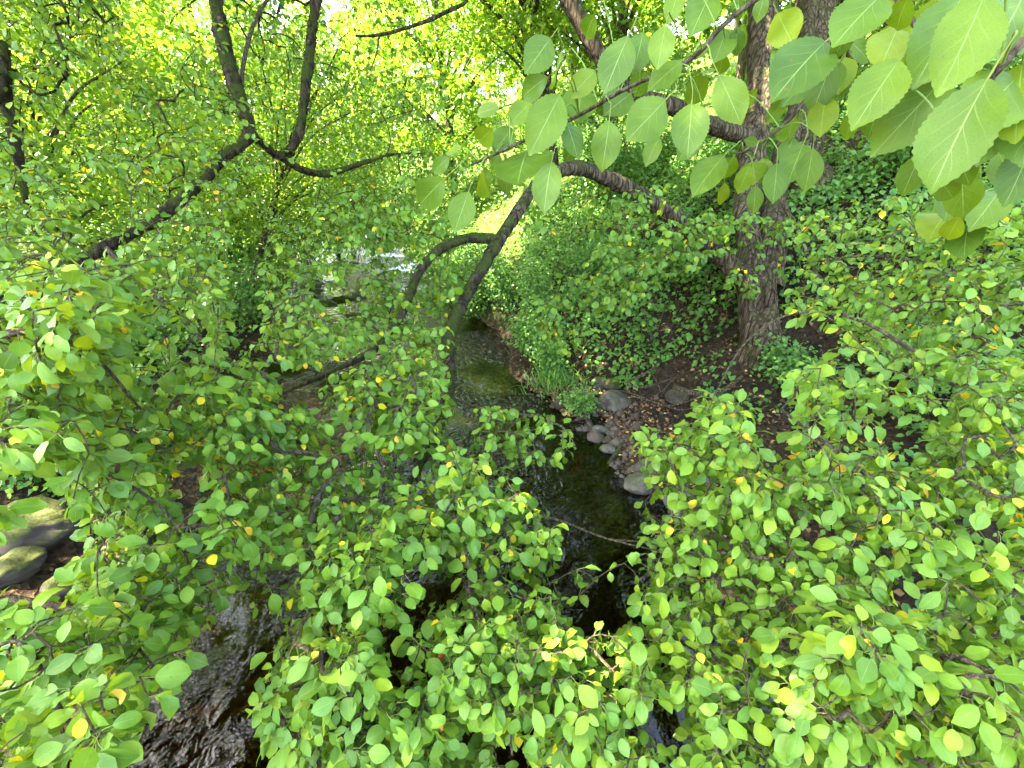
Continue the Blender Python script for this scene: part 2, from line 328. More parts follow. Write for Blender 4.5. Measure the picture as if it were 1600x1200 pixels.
# ------------------------------------------------------------------ ground and creek
RY = [-40, 0, 1.5, 3.0, 3.7, 4.1, 4.7, 5.3, 6.0, 6.5, 8.8, 12.9, 20, 30, 60, 200]
RX = [4.0, 2.3, 2.05, 1.85, 1.75, 1.38, 1.25, 1.05, 0.62, 0.30, -0.15, -1.9, -4.5, -9.0, -24, -80]
LY = [-40, 0, 1.7, 2.9, 4.6, 6.7, 12.9, 20, 30, 60, 200]
LX = [-0.8, -2.3, -2.4, -3.05, -3.6, -4.1, -6.2, -9.0, -14, -31, -90]
def terrain(x, y):
    x = np.asarray(x, float); y = np.asarray(y, float)
    xr = np.interp(y, RY, RX); xl = np.interp(y, LY, LX)
    p = np.stack([x, y, 0 * x], -1)
    wob = (vnoise(p, 1.1) - 0.5) * 0.35
    dr = x - xr + wob; dl = xl - x + wob
    shelf = np.interp(y, [0, 3.0, 4.2, 6.2, 7.2, 9], [0.35, 0.5, 1.25, 1.25, 0.35, 0.15])
    up = np.maximum(dr - shelf, 0)
    zr = np.minimum(dr, shelf) * 0.16 + 0.02 + np.where(up < 4, up * 0.62, 2.48 + (up - 4) * 0.33) + np.minimum(up * 2.0, 0.22)
    zl = np.minimum(dl, 1.2) * 0.22 + 0.02 + np.maximum(dl - 1.2, 0) * 0.30
    zl = np.where(dl > 7, 0.264 + 0.02 + 1.74 + (dl - 7) * 0.16, zl)
    inside = np.minimum(-dr, -dl)
    zb = -0.30 * np.clip(inside / 1.3, 0, 1) ** 0.7
    z = np.where(dr > 0, zr, np.where(dl > 0, zl, zb))
    z = np.minimum(z, 14 + 0 * z)
    rough = np.where(inside > 0, 0.05, 0.13)
    z = z + (fnoise(p, 1.7) - 0.5) * 2 * rough + (vnoise(p, 6.0) - 0.5) * 0.07
    return z
def axis(lo, hi, fine_lo, fine_hi, fine, grow):
    a = list(np.arange(fine_lo, fine_hi, fine)); s = fine; t = fine_hi
    while t < hi: a.append(t); s *= grow; t += s
    a.append(hi); s = fine; t = fine_lo - fine; b = []
    while t > lo: b.append(t); s *= grow; t -= s
    b.append(lo)
    return np.array(b[::-1] + a)
def grid_mesh(name, xs, ys, zf, mat):
    X, Y = np.meshgrid(xs, ys); Z = zf(X, Y); v = np.stack([X, Y, Z], -1).reshape(-1, 3)
    nx = len(xs); i = np.arange(len(ys) - 1)[:, None] * nx + np.arange(nx - 1)[None]; i = i.ravel()
    a = Acc(); a.add(v, np.stack([i, i + 1, i + nx + 1, i + nx], -1)); return a.mesh(name, mat)
gx = axis(-320, 320, -6.0, 7.0, 0.09, 1.13); gy = axis(-60, 420, -0.5, 11.0, 0.09, 1.10)
o = link('ground', grid_mesh('ground', gx, gy, terrain, M_ground), kind='structure'); o['label'] = 'dark soil banks and brown creek bed strewn with old leaves'
def zw(x, y):
    p = np.stack([x, y * 0.55, 0 * x], -1); near = np.clip(1 - (y - 9) / 6, 0, 1)
    return near * ((vnoise(p, 2.6) - 0.5) * 0.022 + (vnoise(p, 6.5) - 0.5) * 0.012)
wx = axis(-60, 8, -5.0, 2.8, 0.07, 1.12); wy = axis(-8, 120, -0.5, 10.0, 0.07, 1.12)
o = link('water', grid_mesh('water', wx, wy, zw, M_water), kind='structure'); o['label'] = 'shallow rippling brown creek water'

# ------------------------------------------------------------------ leaf shapes
VP = [0, .06, .16, .30, .45, .60, .74, .86, .94, 1.0]
WP = [0, .10, .21, .305, .34, .325, .262, .155, .062, 0.0]
def leaf_shape(rows, us, pet=0.4, fold=0.22, k=0.9, th0=0.35, wid=1.0, serr=0.0, wave=0.0, petr=0.013, asym=0.0, seed=0, short=False):
    rg = np.random.default_rng(seed)
    S = np.linspace(-pet, 1, 60); th = th0 - k * (S + pet); dy = np.cos(th); dz = np.sin(th)
    cy = np.concatenate([[0], np.cumsum((dy[1:] + dy[:-1]) / 2 * np.diff(S))]); cz = np.concatenate([[0], np.cumsum((dz[1:] + dz[:-1]) / 2 * np.diff(S))])
    def frame(s):
        t = np.interp(s, S, th); return np.interp(s, S, cy), np.interp(s, S, cz), -math.sin(t), math.cos(t)
    V, U, F = [], [], []
    ids = []
    for r, v in enumerate(rows):
        y, z, ny, nz = frame(v); w = np.interp(v, VP, WP) * wid
        if v in (rows[0], rows[-1]) and w < 1e-6:
            V.append((0, y, z)); U.append((0, v)); ids.append([len(V) - 1] * len(us)); continue
        row = []
        for u in us:
            ww = w * (1 + asym * np.sign(u)); e = serr * (1 if r % 2 else -1) * (abs(u) == 1)
            x = u * (ww + e); hgt = fold * abs(x) + wave * abs(u) * math.sin(v * 11 + (0 if u > 0 else 2) + seed)
            V.append((x, y + ny * hgt, z + nz * hgt)); U.append((u, v)); row.append(len(V) - 1)
        ids.append(row)
    for a, b in zip(ids[:-1], ids[1:]):
        for c in range(len(us) - 1):
            q = [a[c], a[c + 1], b[c + 1], b[c]]
            if a[c] != a[c + 1]: F.append([q[0], q[1], q[2]]) if b[c] != b[c + 1] else F.append([q[0], q[1], q[2]])
            if b[c] != b[c + 1]: F.append([q[0], q[2], q[3]])
    if pet > 0 and petr > 0:
        prev = None
        for s in ((-pet, 0.03) if short else (-pet, -pet * 0.45, 0.03)):
            y, z, ny, nz = frame(s); cur = []
            for a in (0.5, 2.6, 4.7):
                V.append((math.cos(a) * petr, y + ny * math.sin(a) * petr, z + nz * math.sin(a) * petr)); U.append((0.5, -0.5)); cur.append(len(V) - 1)
            if prev:
                for c in range(3):
                    d = (c + 1) % 3; F.append([prev[c], prev[d], cur[d]]); F.append([prev[c], cur[d], cur[c]])
            prev = cur
    return np.array(V, float), np.array(F, int), np.array(U, float)
R_mid = [0, .10, .26, .46, .66, .84, .94, 1.0]
T_mid = [leaf_shape(R_mid, (-1, 0, 1), pet=p, fold=f, k=k, th0=t, wid=w, wave=wv, asym=a, seed=i)
         for i, (p, f, k, t, w, wv, a) in enumerate([(.45, .18, .7, .35, 1, .015, .03), (.55, .30, 1.0, .45, .92, .02, -.05), (.35, .10, .5, .2, 1.08, .02, .05),
                                                     (.5, .35, 1.3, .5, .88, .02, 0), (.4, .05, .9, .3, 1.12, .03, -.04), (.6, .25, .25, .1, .95, .02, .03), (.45, .6, 1.7, .6, .85, .05, .08), (.5, .2, .6, .3, .72, .03, -.06), (.4, .15, -.3, .05, 1.0, .06, .1)])]
T_cheap = [leaf_shape([0, .13, .38, .66, .88, 1.0], (-1, 0, 1), pet=p, fold=f, k=k, th0=t, wid=w, wave=wv, asym=a, seed=i, short=True)
           for i, (p, f, k, t, w, wv, a) in enumerate([(.45, .18, .7, .35, 1, .015, .03), (.55, .30, 1.0, .45, .92, .02, -.05), (.35, .10, .5, .2, 1.08, .02, .05),
                                                       (.5, .35, 1.3, .5, .88, .02, 0), (.4, .05, .9, .3, 1.12, .03, -.04), (.6, .25, .25, .1, .95, .02, .03), (.45, .6, 1.7, .6, .85, .05, .08), (.5, .2, .6, .3, .72, .03, -.06), (.4, .15, -.3, .05, 1.0, .06, .1)])]
R_hero = [0] + list(np.linspace(.03, .97, 31)) + [1.0]
T_hero = [leaf_shape(R_hero, (-1, -.5, 0, .5, 1), pet=p, fold=f, k=k, th0=t, wid=w * .9, serr=.009, wave=wv, petr=.011, seed=i)
          for i, (p, f, k, t, w, wv) in enumerate([(.38, .12, .35, .12, 1, .012), (.45, .22, .5, .2, .95, .016), (.35, .06, .25, .1, 1.05, .018), (.4, .18, .7, .3, 1.0, .02)])]
R_lo = [0, .33, .68, 1.0]
T_lo = [leaf_shape(R_lo, (-1, 0, 1), pet=.25, petr=0, fold=f, k=k, th0=.3, wid=w, seed=i) for i, (f, k, w) in enumerate([(.15, .6, 1.1), (.3, 1.0, 1.0), (.05, .8, 1.2)])]
T_far = [leaf_shape([0, .45, 1.0], (-1, 0, 1), pet=.1, petr=0, fold=f, k=k, th0=.2, wid=w, seed=i) for i, (f, k, w) in enumerate([(.15, .6, 1.15), (.3, 1.0, 1.05)])]
T_dia = [(np.array([[0, 0, 0], [-.33 * w, .45, .08], [.33 * w, .52, .10], [0, 1, -.22]]), np.array([[0, 3, 1], [0, 2, 3]]), np.full((4, 2), .5)) for w in (1.0, 1.15)]
T_long = [leaf_shape([0, .4, 1.0], (-1, 0, 1), pet=.05, petr=0, fold=.2, k=.5, th0=.1, wid=.42)]
def maple_shape(seed):
    rg = np.random.default_rng(seed); ang = np.radians([-150, -118, -95, -68, -48, -22, 0, 22, 48, 68, 95, 118, 150]); rad = np.array([.22, .48, .30, .72, .40, .50, 1.0, .50, .40, .72, .30, .48, .22])
    x = np.sin(ang) * rad * .62; y = (np.cos(ang) * rad * .62 + .35) ; z = -0.25 * (x ** 2 + (y - .3) ** 2) + rg.normal(0, .02, 13)
    V = np.concatenate([[[0, .22, .03]], np.stack([x, y, z], -1), [[-.008, -.25, .06], [.008, -.25, .06]]]); F = [[0, i + 1, i + 2][::-1] for i in range(12)] + [[0, 14, 15]]
    return V, np.array(F), np.concatenate([np.stack([np.full(14, .5), np.full(14, .5)], -1), [[.5, -.5], [.5, -.5]]])
T_maple = [maple_shape(s) for s in range(3)]

def frames(axis_dir, up, roll=None):
    y = nrm(axis_dir); z = nrm(up - y * np.sum(up * y, -1, keepdims=True)); x = np.cross(y, z)
    if roll is not None:
        c, s = np.cos(roll)[:, None], np.sin(roll)[:, None]; x, z = x * c + z * s, z * c - x * s
    return np.stack([x, y, z], -1)                       # columns
def scatter(acc, temps, pos, Rm, size, rnd, which):
    for k, (V, F, U) in enumerate(temps):
        s = np.nonzero(which == k)[0]
        if not len(s): continue
        v = np.einsum('nij,vj->nvi', Rm[s], V) * size[s][:, None, None] + pos[s][:, None]
        f = F[None] + (np.arange(len(s)) * len(V))[:, None, None]
        acc.add(v.reshape(-1, 3), f.reshape(-1, 3), np.tile(U, (len(s), 1)), np.repeat(rnd[s], len(V)))

# ------------------------------------------------------------------ apple trees: drawn limbs, grown twigs, single leaves
class Tree:
    def __init__(s, root): s.root = root; s.pos = []; s.bid = []; s.par = []; s.rad = []; s.own = []; s.boughs = []; s.leaves = []; s.limb_pts = []
    def bough(s, name, mat, ctrl, sides=8, rough=0.0, rs=18.0, step=0.05, world=False, start=None, attach=True):
        p = np.array([(*(c[:3] if world else P(*c[:3])), c[3]) for c in ctrl])
        if start is not None: p = np.concatenate([[start], p])
        q = catmull(p, step); acc = Acc(); tube(acc, q[:, :3], np.maximum(q[:, 3], 0.0012), sides, rough, rs)
        b = dict(name=name, acc=acc, mat=mat, edges=[]); s.boughs.append(b); bi = len(s.boughs) - 1
        s.limb_pts.append(q)
        if attach:
            prev = -1
            for r in q[::2]:
                s.pos.append(r[:3]); s.bid.append(bi); s.par.append(-2); s.rad.append(r[3]); s.own.append(False)
        return bi
    def fill(s, targets, allow=None):
        pos = np.array(s.pos); m0 = len(pos); T = np.asarray(targets); n = len(T)
        ok = np.array([allow is None or b in allow for b in s.bid])
        D = np.full(n, 1e9); W = np.zeros(n, int)
        idx = np.nonzero(ok)[0]
        for c in range(0, n, 400):
            d = np.linalg.norm(T[c:c + 400, None] - pos[idx][None], axis=-1); k = d.argmin(1); D[c:c + 400] = d[np.arange(len(k)), k]; W[c:c + 400] = idx[k]
        alive = np.ones(n, bool); made = []
        for _ in range(n):
            j = int(np.where(alive, D, 1e9).argmin()); alive[j] = False; i = int(W[j])
            a = np.array(s.pos[i]); b = T[j]; L = D[j]
            mid = (a + b) / 2 + np.array([0, 0, 0.12 * L]) + RNG.normal(0, 0.06 * L, 3)
            ns = max(2, int(L / 0.06)); t = np.linspace(0, 1, ns + 1)[1:, None]
            path = (1 - t) ** 2 * a + 2 * t * (1 - t) * mid + t * t * b
            prev = i
            for q in path:
                s.pos.append(q); s.bid.append(s.bid[i]); s.par.append(prev); s.rad.append(0); s.own.append(True); prev = len(s.pos) - 1
                d = np.linalg.norm(T - q, axis=1); k = alive & (d < D); D[k] = d[k]; W[k] = prev
            made.append(prev)
        return made
    def leaf_clusters(s, nodes, per=(3, 6), size=(0.030, 0.062), extra=0.6):
        out = []
        nodes = list(nodes)
        allo = [i for i in range(len(s.pos)) if s.own[i] is True]
        st = set(nodes)
        for i in allo:
            p = np.array(s.pos[i]); pr = np.array(s.pos[s.par[i]]); d = nrm(p - pr)
            if i in st: n = int(RNG.integers(per[0], per[1] + 1)); spread = 1.0
            elif RNG.random() < extra: n = 1; spread = 1.3
            else: continue
            for _ in range(n):
                out.append((i, p, d, spread))
        m = len(out); p = np.array([o[1] for o in out]); d = np.array([o[2] for o in out]); sp = np.array([o[3] for o in out])[:, None]; nd = np.array([o[0] for o in out])
        r = nrm(RNG.normal(0, 1, (m, 3))); r[:, 2] *= 0.5
        a = nrm(d * 0.45 + r * 0.95 * sp + np.array([0, 0, -1.0]) * RNG.uniform(0.15, 0.95, (m, 1)))
        up = np.array([0, 0, 1.0]) + RNG.normal(0, 0.30, (m, 3)) + np.array([0, -0.25, 0])
        Rm = frames(a, up, RNG.normal(0, 0.35, m))
        sz = size[0] + (size[1] - size[0]) * RNG.beta(1.6, 1.9, m)
        tone = np.clip((vnoise(p, 4.0) - .5) * 1.6 + .5 + RNG.normal(0, .2, m), .02, .98)
        s.leaves.append((p, Rm, sz, RNG.integers(0, len(T_mid), m), nd, tone))
    def finish(s, leaf_mat, nparts=300, leafname='leaf', minpx=10.0):
        # pipe-model twig radii
        n = len(s.pos); w = np.ones(n)
        for i in range(n - 1, -1, -1):
            if s.own[i] and s.par[i] >= 0: w[s.par[i]] += w[i]
        r = 0.0014 + 0.00020 * np.sqrt(w)
        child = {}
        for i in range(n):
            if s.own[i]: child.setdefault(s.par[i], []).append(i)
        used = np.zeros(n, bool)
        for i in range(n):
            if not s.own[i] or used[i]: continue
            chain = [s.par[i], i]; used[i] = True; c = i      # follow the heaviest child to keep long tubes
            while c in child:
                k = max(child[c], key=lambda q: w[q])
                if used[k]: break
                chain.append(k); used[k] = True; c = k
            pts = np.array([s.pos[q] for q in chain]); rr = np.array([r[q] for q in chain]); rr[0] = min(r[chain[1]], rr[0] if s.own[chain[0]] else 9)
            tube(s.boughs[s.bid[i]]['acc'], pts, rr, 4)
        objs = []
        for b in s.boughs:
            objs.append(link(b['name'], b['acc'].mesh(b['name'], b['mat']), s.root))
        if not s.leaves: return objs
        p = np.concatenate([l[0] for l in s.leaves]); Rm = np.concatenate([l[1] for l in s.leaves]); sz = np.concatenate([l[2] for l in s.leaves])
        wh = np.concatenate([l[3] for l in s.leaves]); nd = np.concatenate([l[4] for l in s.leaves]); rn = np.concatenate([l[5] for l in s.leaves])
        px, py, dp = project(p + Rm[:, :, 1] * sz[:, None]); vis = (px > 0) & (px < 1600) & (py > 0) & (py < 1200)
        view = nrm(p - np.array([0, 0, CAMZ])); face = np.abs(np.sum(view * Rm[:, :, 2], 1))
        score = np.where(vis, sz * sz / dp ** 2 * (0.2 + face), 0)
        order = np.argsort(-score); parts = order[:nparts]; parts = parts[score[parts] > 0]
        yel = RNG.random(len(p)) < np.where(vnoise(p, 3.0) > .58, .10, .025); sz = np.where(yel, sz * .68, sz); ystep = RNG.integers(0, 4, len(p)); rn = np.where(yel, np.array([1.6, 1.85, 2.1, 2.3])[ystep], rn)
        me = []
        for y in (0.0, 1.6, 1.85, 2.1, 2.3):
            for k, t in enumerate(T_mid):
                a = Acc(); a.add(t[0], t[1], t[2], np.full(len(t[0]), y)); me.append(a.mesh('leaf_blade', leaf_mat))
        for i in parts:
            o = bpy.data.objects.new('leaf', me[wh[i] + (len(T_mid) * (1 + ystep[i]) if yel[i] else 0)]); C.objects.link(o); o.parent = objs[s.bid[nd[i]]]
            M = np.eye(4); M[:3, :3] = Rm[i] * sz[i]; M[:3, 3] = p[i]; o.matrix_basis = Matrix(M.tolist())
        rest = np.setdiff1d(np.arange(len(p)), parts)
        a = Acc(); small = sz / dp * FPX < 15
        for T, sel in ((T_cheap, rest[~small[rest]]), (T_lo, rest[small[rest]])):
            if len(sel): scatter(a, T, p[sel], Rm[sel], sz[sel] * (1.0 if T is T_cheap else 1.08), rn[sel], wh[sel] % len(T))
        link('foliage', a.mesh('foliage', leaf_mat), s.root, 'stuff')
        return objs

# depth of the near leaf masses, from how large the leaves look
DK = np.array([(0, 1200, .80), (150, 1150, .78), (60, 1000, .95), (300, 850, 1.25), (50, 720, .95), (100, 500, .95), (300, 520, 1.6), (330, 650, 1.5), (500, 560, 1.9), (600, 430, 3.0), (620, 300, 4.5), (430, 380, 2.9),
               (150, 330, 2.3), (300, 300, 2.7), (560, 700, 1.7), (600, 900, 1.2), (560, 1080, 1.05), (750, 820, 1.5), (750, 1050, 1.12), (900, 1120, 1.12), (960, 960, 1.3), (1080, 1100, 1.1), (1100, 880, 1.4), (1350, 1050, .95), (1550, 1150, .92),
               (1500, 900, 1.15), (1250, 720, 1.25), (1250, 580, 1.4), (1500, 650, 1.5), (1420, 430, 2.2), (1300, 380, 2.7), (1560, 420, 1.9), (1010, 760, 1.55), (850, 680, 1.8), (700, 650, 1.9), (200, 150, 3.5), (500, 100, 4.6), (50, 100, 3.0)])
def depth_at(px, py):
    d2 = (px[:, None] - DK[:, 0]) ** 2 + (py[:, None] - DK[:, 1]) ** 2 + 400
    w = d2 ** -1.6; return (w * DK[:, 2]).sum(1) / w.sum(1)
HOLES = [([(715, 490), (800, 490), (815, 570), (850, 625), (905, 645), (1000, 640), (1010, 720), (1000, 800), (965, 850), (910, 840), (870, 790), (845, 725), (790, 690), (735, 610)], 1.0),
         ([(310, 985), (420, 930), (455, 965), (425, 1040), (405, 1110), (460, 1230), (235, 1230), (245, 1130), (300, 1060)], 1.0), ([(300, 940), (450, 890), (460, 960), (310, 985)], .6),
         ([(-50, 800), (125, 800), (150, 900), (90, 935), (-50, 940)], 0.95),
         ([(1370, 850), (1465, 860), (1470, 950), (1400, 965)], 0.95), ([(1470, 760), (1560, 780), (1620, 880), (1510, 860)], 0.85),
         ([(860, 300), (1220, 300), (1225, 455), (1130, 535), (1080, 635), (1000, 640), (900, 640), (850, 560)], 1.0),
         ([(860, 850), (950, 860), (950, 980), (890, 980)], 0.6), ([(340, 540), (690, 560), (690, 760), (330, 770)], 0.10), ([(440, 330), (690, 380), (690, 560), (450, 540)], 0.15),
         ([(460, 930), (520, 930), (520, 1020), (470, 1010)], 0.7), ([(700, 1120), (770, 1120), (770, 1200), (690, 1200)], 0.6), ([(1240, 940), (1310, 960), (1290, 1020), (1230, 1000)], 0.6),
         ([(1180, 700), (1310, 720), (1300, 770), (1200, 760)], 0.3)]
def strip(pts, w):
    p = np.array(pts, float); t = np.gradient(p, axis=0); t /= np.linalg.norm(t, axis=1, keepdims=True); nn = np.stack([-t[:, 1], t[:, 0]], -1) * w
    return np.concatenate([p + nn, (p - nn)[::-1]]).tolist()
HOLES += [(strip([(765, 400), (728, 465), (702, 525), (703, 590), (692, 650), (664, 710), (640, 760)], 22), .8), (strip([(690, 388), (655, 425), (628, 490), (585, 545), (520, 580), (445, 612)], 20), .75),
          (strip([(0, 450), (110, 412), (230, 352), (310, 290), (350, 245), (392, 210)], 20), .4), (strip([(205, 430), (260, 475), (320, 535), (380, 595)], 16), .6)]
def sample_region(poly, n, back=0.35, front=0.10, dmul=1.0):
    poly = np.array(poly, float); lo = poly.min(0); hi = poly.max(0); out = []
    while sum(len(o) for o in out) < n:
        q = lo + RNG.random((n * 3, 2)) * (hi - lo); k = in_poly(q[:, 0], q[:, 1], poly)
        for h, pr in HOLES: k &= ~(in_poly(q[:, 0], q[:, 1], h) & (RNG.random(len(q)) < pr))
        # clumpy: leave irregular gaps between sprays
        cl = vnoise(np.stack([q[:, 0] / 75, q[:, 1] / 75, 0 * q[:, 0] + 3.3], -1)); k &= cl > RNG.uniform(0.24, 0.58, len(q))
        q = q[k]; d = depth_at(q[:, 0], q[:, 1]) * dmul; u = RNG.random(len(q))
        d = d * (1 - front + (front + back) * u ** 1.3)
        out.append(PV(q[:, 0], q[:, 1], d))
    p = np.concatenate(out)[:n]
    g = terrain(p[:, 0], p[:, 1]) + 0.06
    return p[p[:, 2] > np.maximum(g, 0.06)]

# --- tree on the right bank: gnarled trunk, long limb over the creek, hanging bough
base = np.array([3.15, 5.55, 0.0]); base[2] = float(terrain(base[0], base[1])) - 0.1
tA = thing('apple_tree', 'gnarled old apple tree on the stream bank with one bough hanging over the water', 'tree', base)
A = Tree(tA)
def gnarled(name, parent, ctrl, sides, rough, rs, mat, dents=()):
    q = catmull(np.array([(*c[:3], c[3]) for c in ctrl]), 0.035); acc = Acc(); v, ring = tube(acc, q[:, :3], q[:, 3], sides, rough, rs)
    vv = acc.v[0]
    for c, rad, dep in dents:
        d = np.linalg.norm(vv - c, axis=1); w = np.clip(1 - d / rad, 0, 1) ** 0.5
        n = ring.reshape(-1, 3); vv -= n * (w * dep)[:, None]
    return link(name, acc.mesh(name, mat), parent)
W = lambda px, py, d, r: (*P(px, py, d), r)
gnarled('trunk', tA, [(base[0], base[1], base[2] - 0.25, .34), (*(base + [0, 0, 0.12]), .26), W(1183, 470, 5.9, .215), W(1186, 425, 5.95, .22)], 40, 0.13, 9.0, M_bark,
        dents=[(P(1192, 478, 5.68), 0.15, 0.20), (P(1192, 462, 5.68), 0.12, 0.16)])
gnarled('stem', tA, [W(1184, 450, 5.95, .20), W(1172, 390, 6.0, .15), W(1166, 320, 6.15, .15), W(1176, 240, 6.3, .165), W(1188, 140, 6.4, .185), W(1192, 40, 6.5, .185), W(1200, -80, 6.6, .17), W(1215, -260, 6.7, .13)], 28, 0.13, 11.0, M_bark)
gnarled('stem', tA, [W(1200, 450, 5.98, .17), W(1207, 390, 6.05, .15), W(1208, 330, 6.2, .15), W(1222, 250, 6.5, .14), W(1250, 150, 6.8, .12), W(1262, 40, 7.0, .10), W(1300, -150, 7.2, .07)], 24, 0.13, 11.0, M_bark)
bC = A.bough('limb', M_bark, [(1186, 460, 5.92, .19), (1150, 422, 5.85, .135), (1120, 395, 5.75, .112), (1060, 345, 5.5, .10), (1000, 305, 5.2, .085), (945, 277, 4.9, .075), (895, 262, 4.6, .066), (840, 290, 4.2, .058), (800, 345, 3.9, .05), (770, 390, 3.7, .045)], 20, 0.24, 11.0, 0.03)
bH = A.bough('hanging_bough', M_mossbark, [(805, 338, 3.92, .047), (765, 400, 3.65, .046), (728, 465, 3.4, .042), (702, 525, 3.15, .038), (703, 590, 2.9, .034), (692, 650, 2.6, .027), (664, 710, 2.3, .022), (640, 760, 2.05, .015), (600, 830, 1.6, .010), (565, 930, 1.3, .007), (530, 1050, 1.1, .004)], 12, 0.36, 18.0, 0.025)
bF = A.bough('forked_bough', M_mossbark, [(776, 374, 3.72, .036), (735, 372, 3.6, .034), (690, 388, 3.4, .031), (655, 425, 3.3, .028), (628, 490, 3.2, .026), (585, 545, 3.1, .022), (520, 580, 3.0, .018), (445, 612, 2.9, .012), (400, 640, 2.8, .006)], 12, 0.36, 18.0, 0.025)
bD = A.bough('upper_limb', M_bark, [(1178, 215, 6.25, .11), (1110, 196, 5.8, .10), (1050, 165, 5.4, .09), (985, 147, 5.0, .085), (943, 95, 4.8, .085), (905, 30, 4.7, .085), (872, -40, 4.6, .08), (840, -160, 4.5, .06)], 14, 0.16, 14.0, 0.05, attach=False)
b1 = A.bough('bough', M_twig, [(650, 740, 2.12, .010), (700, 850, 1.55, .007), (745, 960, 1.25, .005), (790, 1100, 1.1, .0035), (800, 1180, 1.05, .002)], 6, 0.1, 30.0)
b2 = A.bough('bough', M_twig, [(612, 810, 1.72, .008), (545, 880, 1.4, .006), (480, 960, 1.2, .004), (450, 1030, 1.1, .0025)], 6, 0.1, 30.0)
b3 = A.bough('bough', M_twig, [(660, 752, 2.05, .007), (730, 775, 1.85, .005), (800, 793, 1.7, .0042), (880, 815, 1.6, .0036), (950, 842, 1.5, .003), (1080, 872, 1.4, .002)], 6, 0.1, 30.0, attach=False)
b4 = A.bough('bough', M_twig, [(708, 870, 1.5, .006), (830, 940, 1.35, .005), (930, 1020, 1.2, .004), (1000, 1100, 1.12, .0025)], 6, 0.1, 30.0)
b5 = A.bough('bough', M_twig, [(700, 620, 2.8, .008), (760, 640, 2.3, .006), (830, 650, 1.95, .0045), (880, 668, 1.75, .003), (900, 700, 1.65, .002)], 6, 0.1, 30.0)
b6 = A.bough('bough', M_twig, [(1100, 935, 1.35, .003), (1078, 880, 1.42, .003), (1020, 850, 1.48, .003), (955, 843, 1.5, .003)], 5, attach=False)
tg = [sample_region([(420, 640), (700, 660), (760, 790), (880, 870), (870, 1230), (500, 1230), (380, 1080), (400, 900)], 1650, 0.34),
      sample_region([(860, 1000), (1010, 980), (1040, 1230), (830, 1230)], 260, 0.35),
      sample_region([(330, 420), (700, 400), (700, 700), (330, 720)], 1000, 0.5)]
nodes = A.fill(np.concatenate(tg), allow={bH, bF, b1, b2, b4})
spr = np.array([P(x, y, d) for x, y, d in [(770, 655, 2.05), (800, 640, 1.95), (815, 668, 1.9), (840, 648, 1.85), (858, 662, 1.8), (872, 680, 1.75), (885, 672, 1.75), (790, 690, 1.95), (825, 705, 1.85), (760, 700, 2.0), (730, 665, 2.2), (745, 690, 2.1),
                                           (805, 720, 1.9), (900, 890, 1.5), (930, 905, 1.45), (975, 880, 1.45), (1000, 905, 1.4), (1040, 880, 1.4), (905, 930, 1.4)]])
def blob(poly, n, d0, d1):
    poly = np.array(poly, float); lo = poly.min(0); hi = poly.max(0); q = lo + RNG.random((n * 5, 2)) * (hi - lo); q = q[in_poly(q[:, 0], q[:, 1], poly)][:n]
    return PV(q[:, 0], q[:, 1], RNG.uniform(d0, d1, len(q)))
nodes += A.fill(blob([(735, 640), (800, 625), (885, 650), (895, 695), (850, 730), (760, 725)], 34, 1.7, 2.1), allow={b5})
nodes += A.fill(blob([(690, 690), (800, 745), (880, 850), (840, 900), (700, 880)], 120, 1.35, 1.75), allow={b1, b4})
nodes += A.fill(spr[:13], allow={b5}) + A.fill(spr[13:], allow={b4})
A.leaf_clusters(nodes, (2, 5), (0.020, 0.060))
n_own = len(A.pos)
nodes2 = A.fill(band([(800, 250), (1000, 280), (1150, 300), (1150, 400), (1040, 430), (960, 500), (880, 560), (820, 470)], 330, 3.9, 5.6), allow={bC})
for i in range(n_own): A.own[i] = False if not A.own[i] else 'done'
nodes2 += A.fill(band([(1130, 330), (1240, 340), (1235, 430), (1180, 470), (1120, 440)], 70, 5.2, 5.75), allow={bC})
nodes2 += A.fill(band([(540, 330), (640, 300), (720, 300), (705, 470), (610, 520), (540, 440)], 170, 3.2, 5.0), allow={bF})
A.leaf_clusters(nodes2, (3, 5), (0.045, 0.085))
for i in range(n_own): A.own[i] = bool(A.own[i])
aobs = A.finish(M_leaf)

def fruit(T, obs, spots):
    th = np.linspace(0, math.pi, 6); a = np.arange(8) * math.pi / 4; V = [(math.sin(t) * math.cos(b), math.sin(t) * math.sin(b), math.cos(t) * .92) for t in th for b in a]
    F = [(i * 8 + j, (i + 1) * 8 + j, (i + 1) * 8 + (j + 1) % 8, i * 8 + (j + 1) % 8) for i in range(5) for j in range(8)]; ac = Acc(); ac.add(V, F); me = ac.mesh('crab_apple', M_fruit)
    pos = np.array(T.pos)
    for px, py in spots:
        x, y, d = project(pos); k = int(np.argmin((x - px) ** 2 + (y - py) ** 2 + np.where(d > 1.6, 1e9, 0) + d * 60)); e = pos[k]
        o = bpy.data.objects.new('fruit', me); C.objects.link(o); o.parent = obs[T.bid[k]]; o.location = e + np.array([.004, -.012, -.008]); o.scale = (.0075,) * 3
fruit(A, aobs, [(688, 1010), (694, 1022), (770, 1110), (690, 1130)])

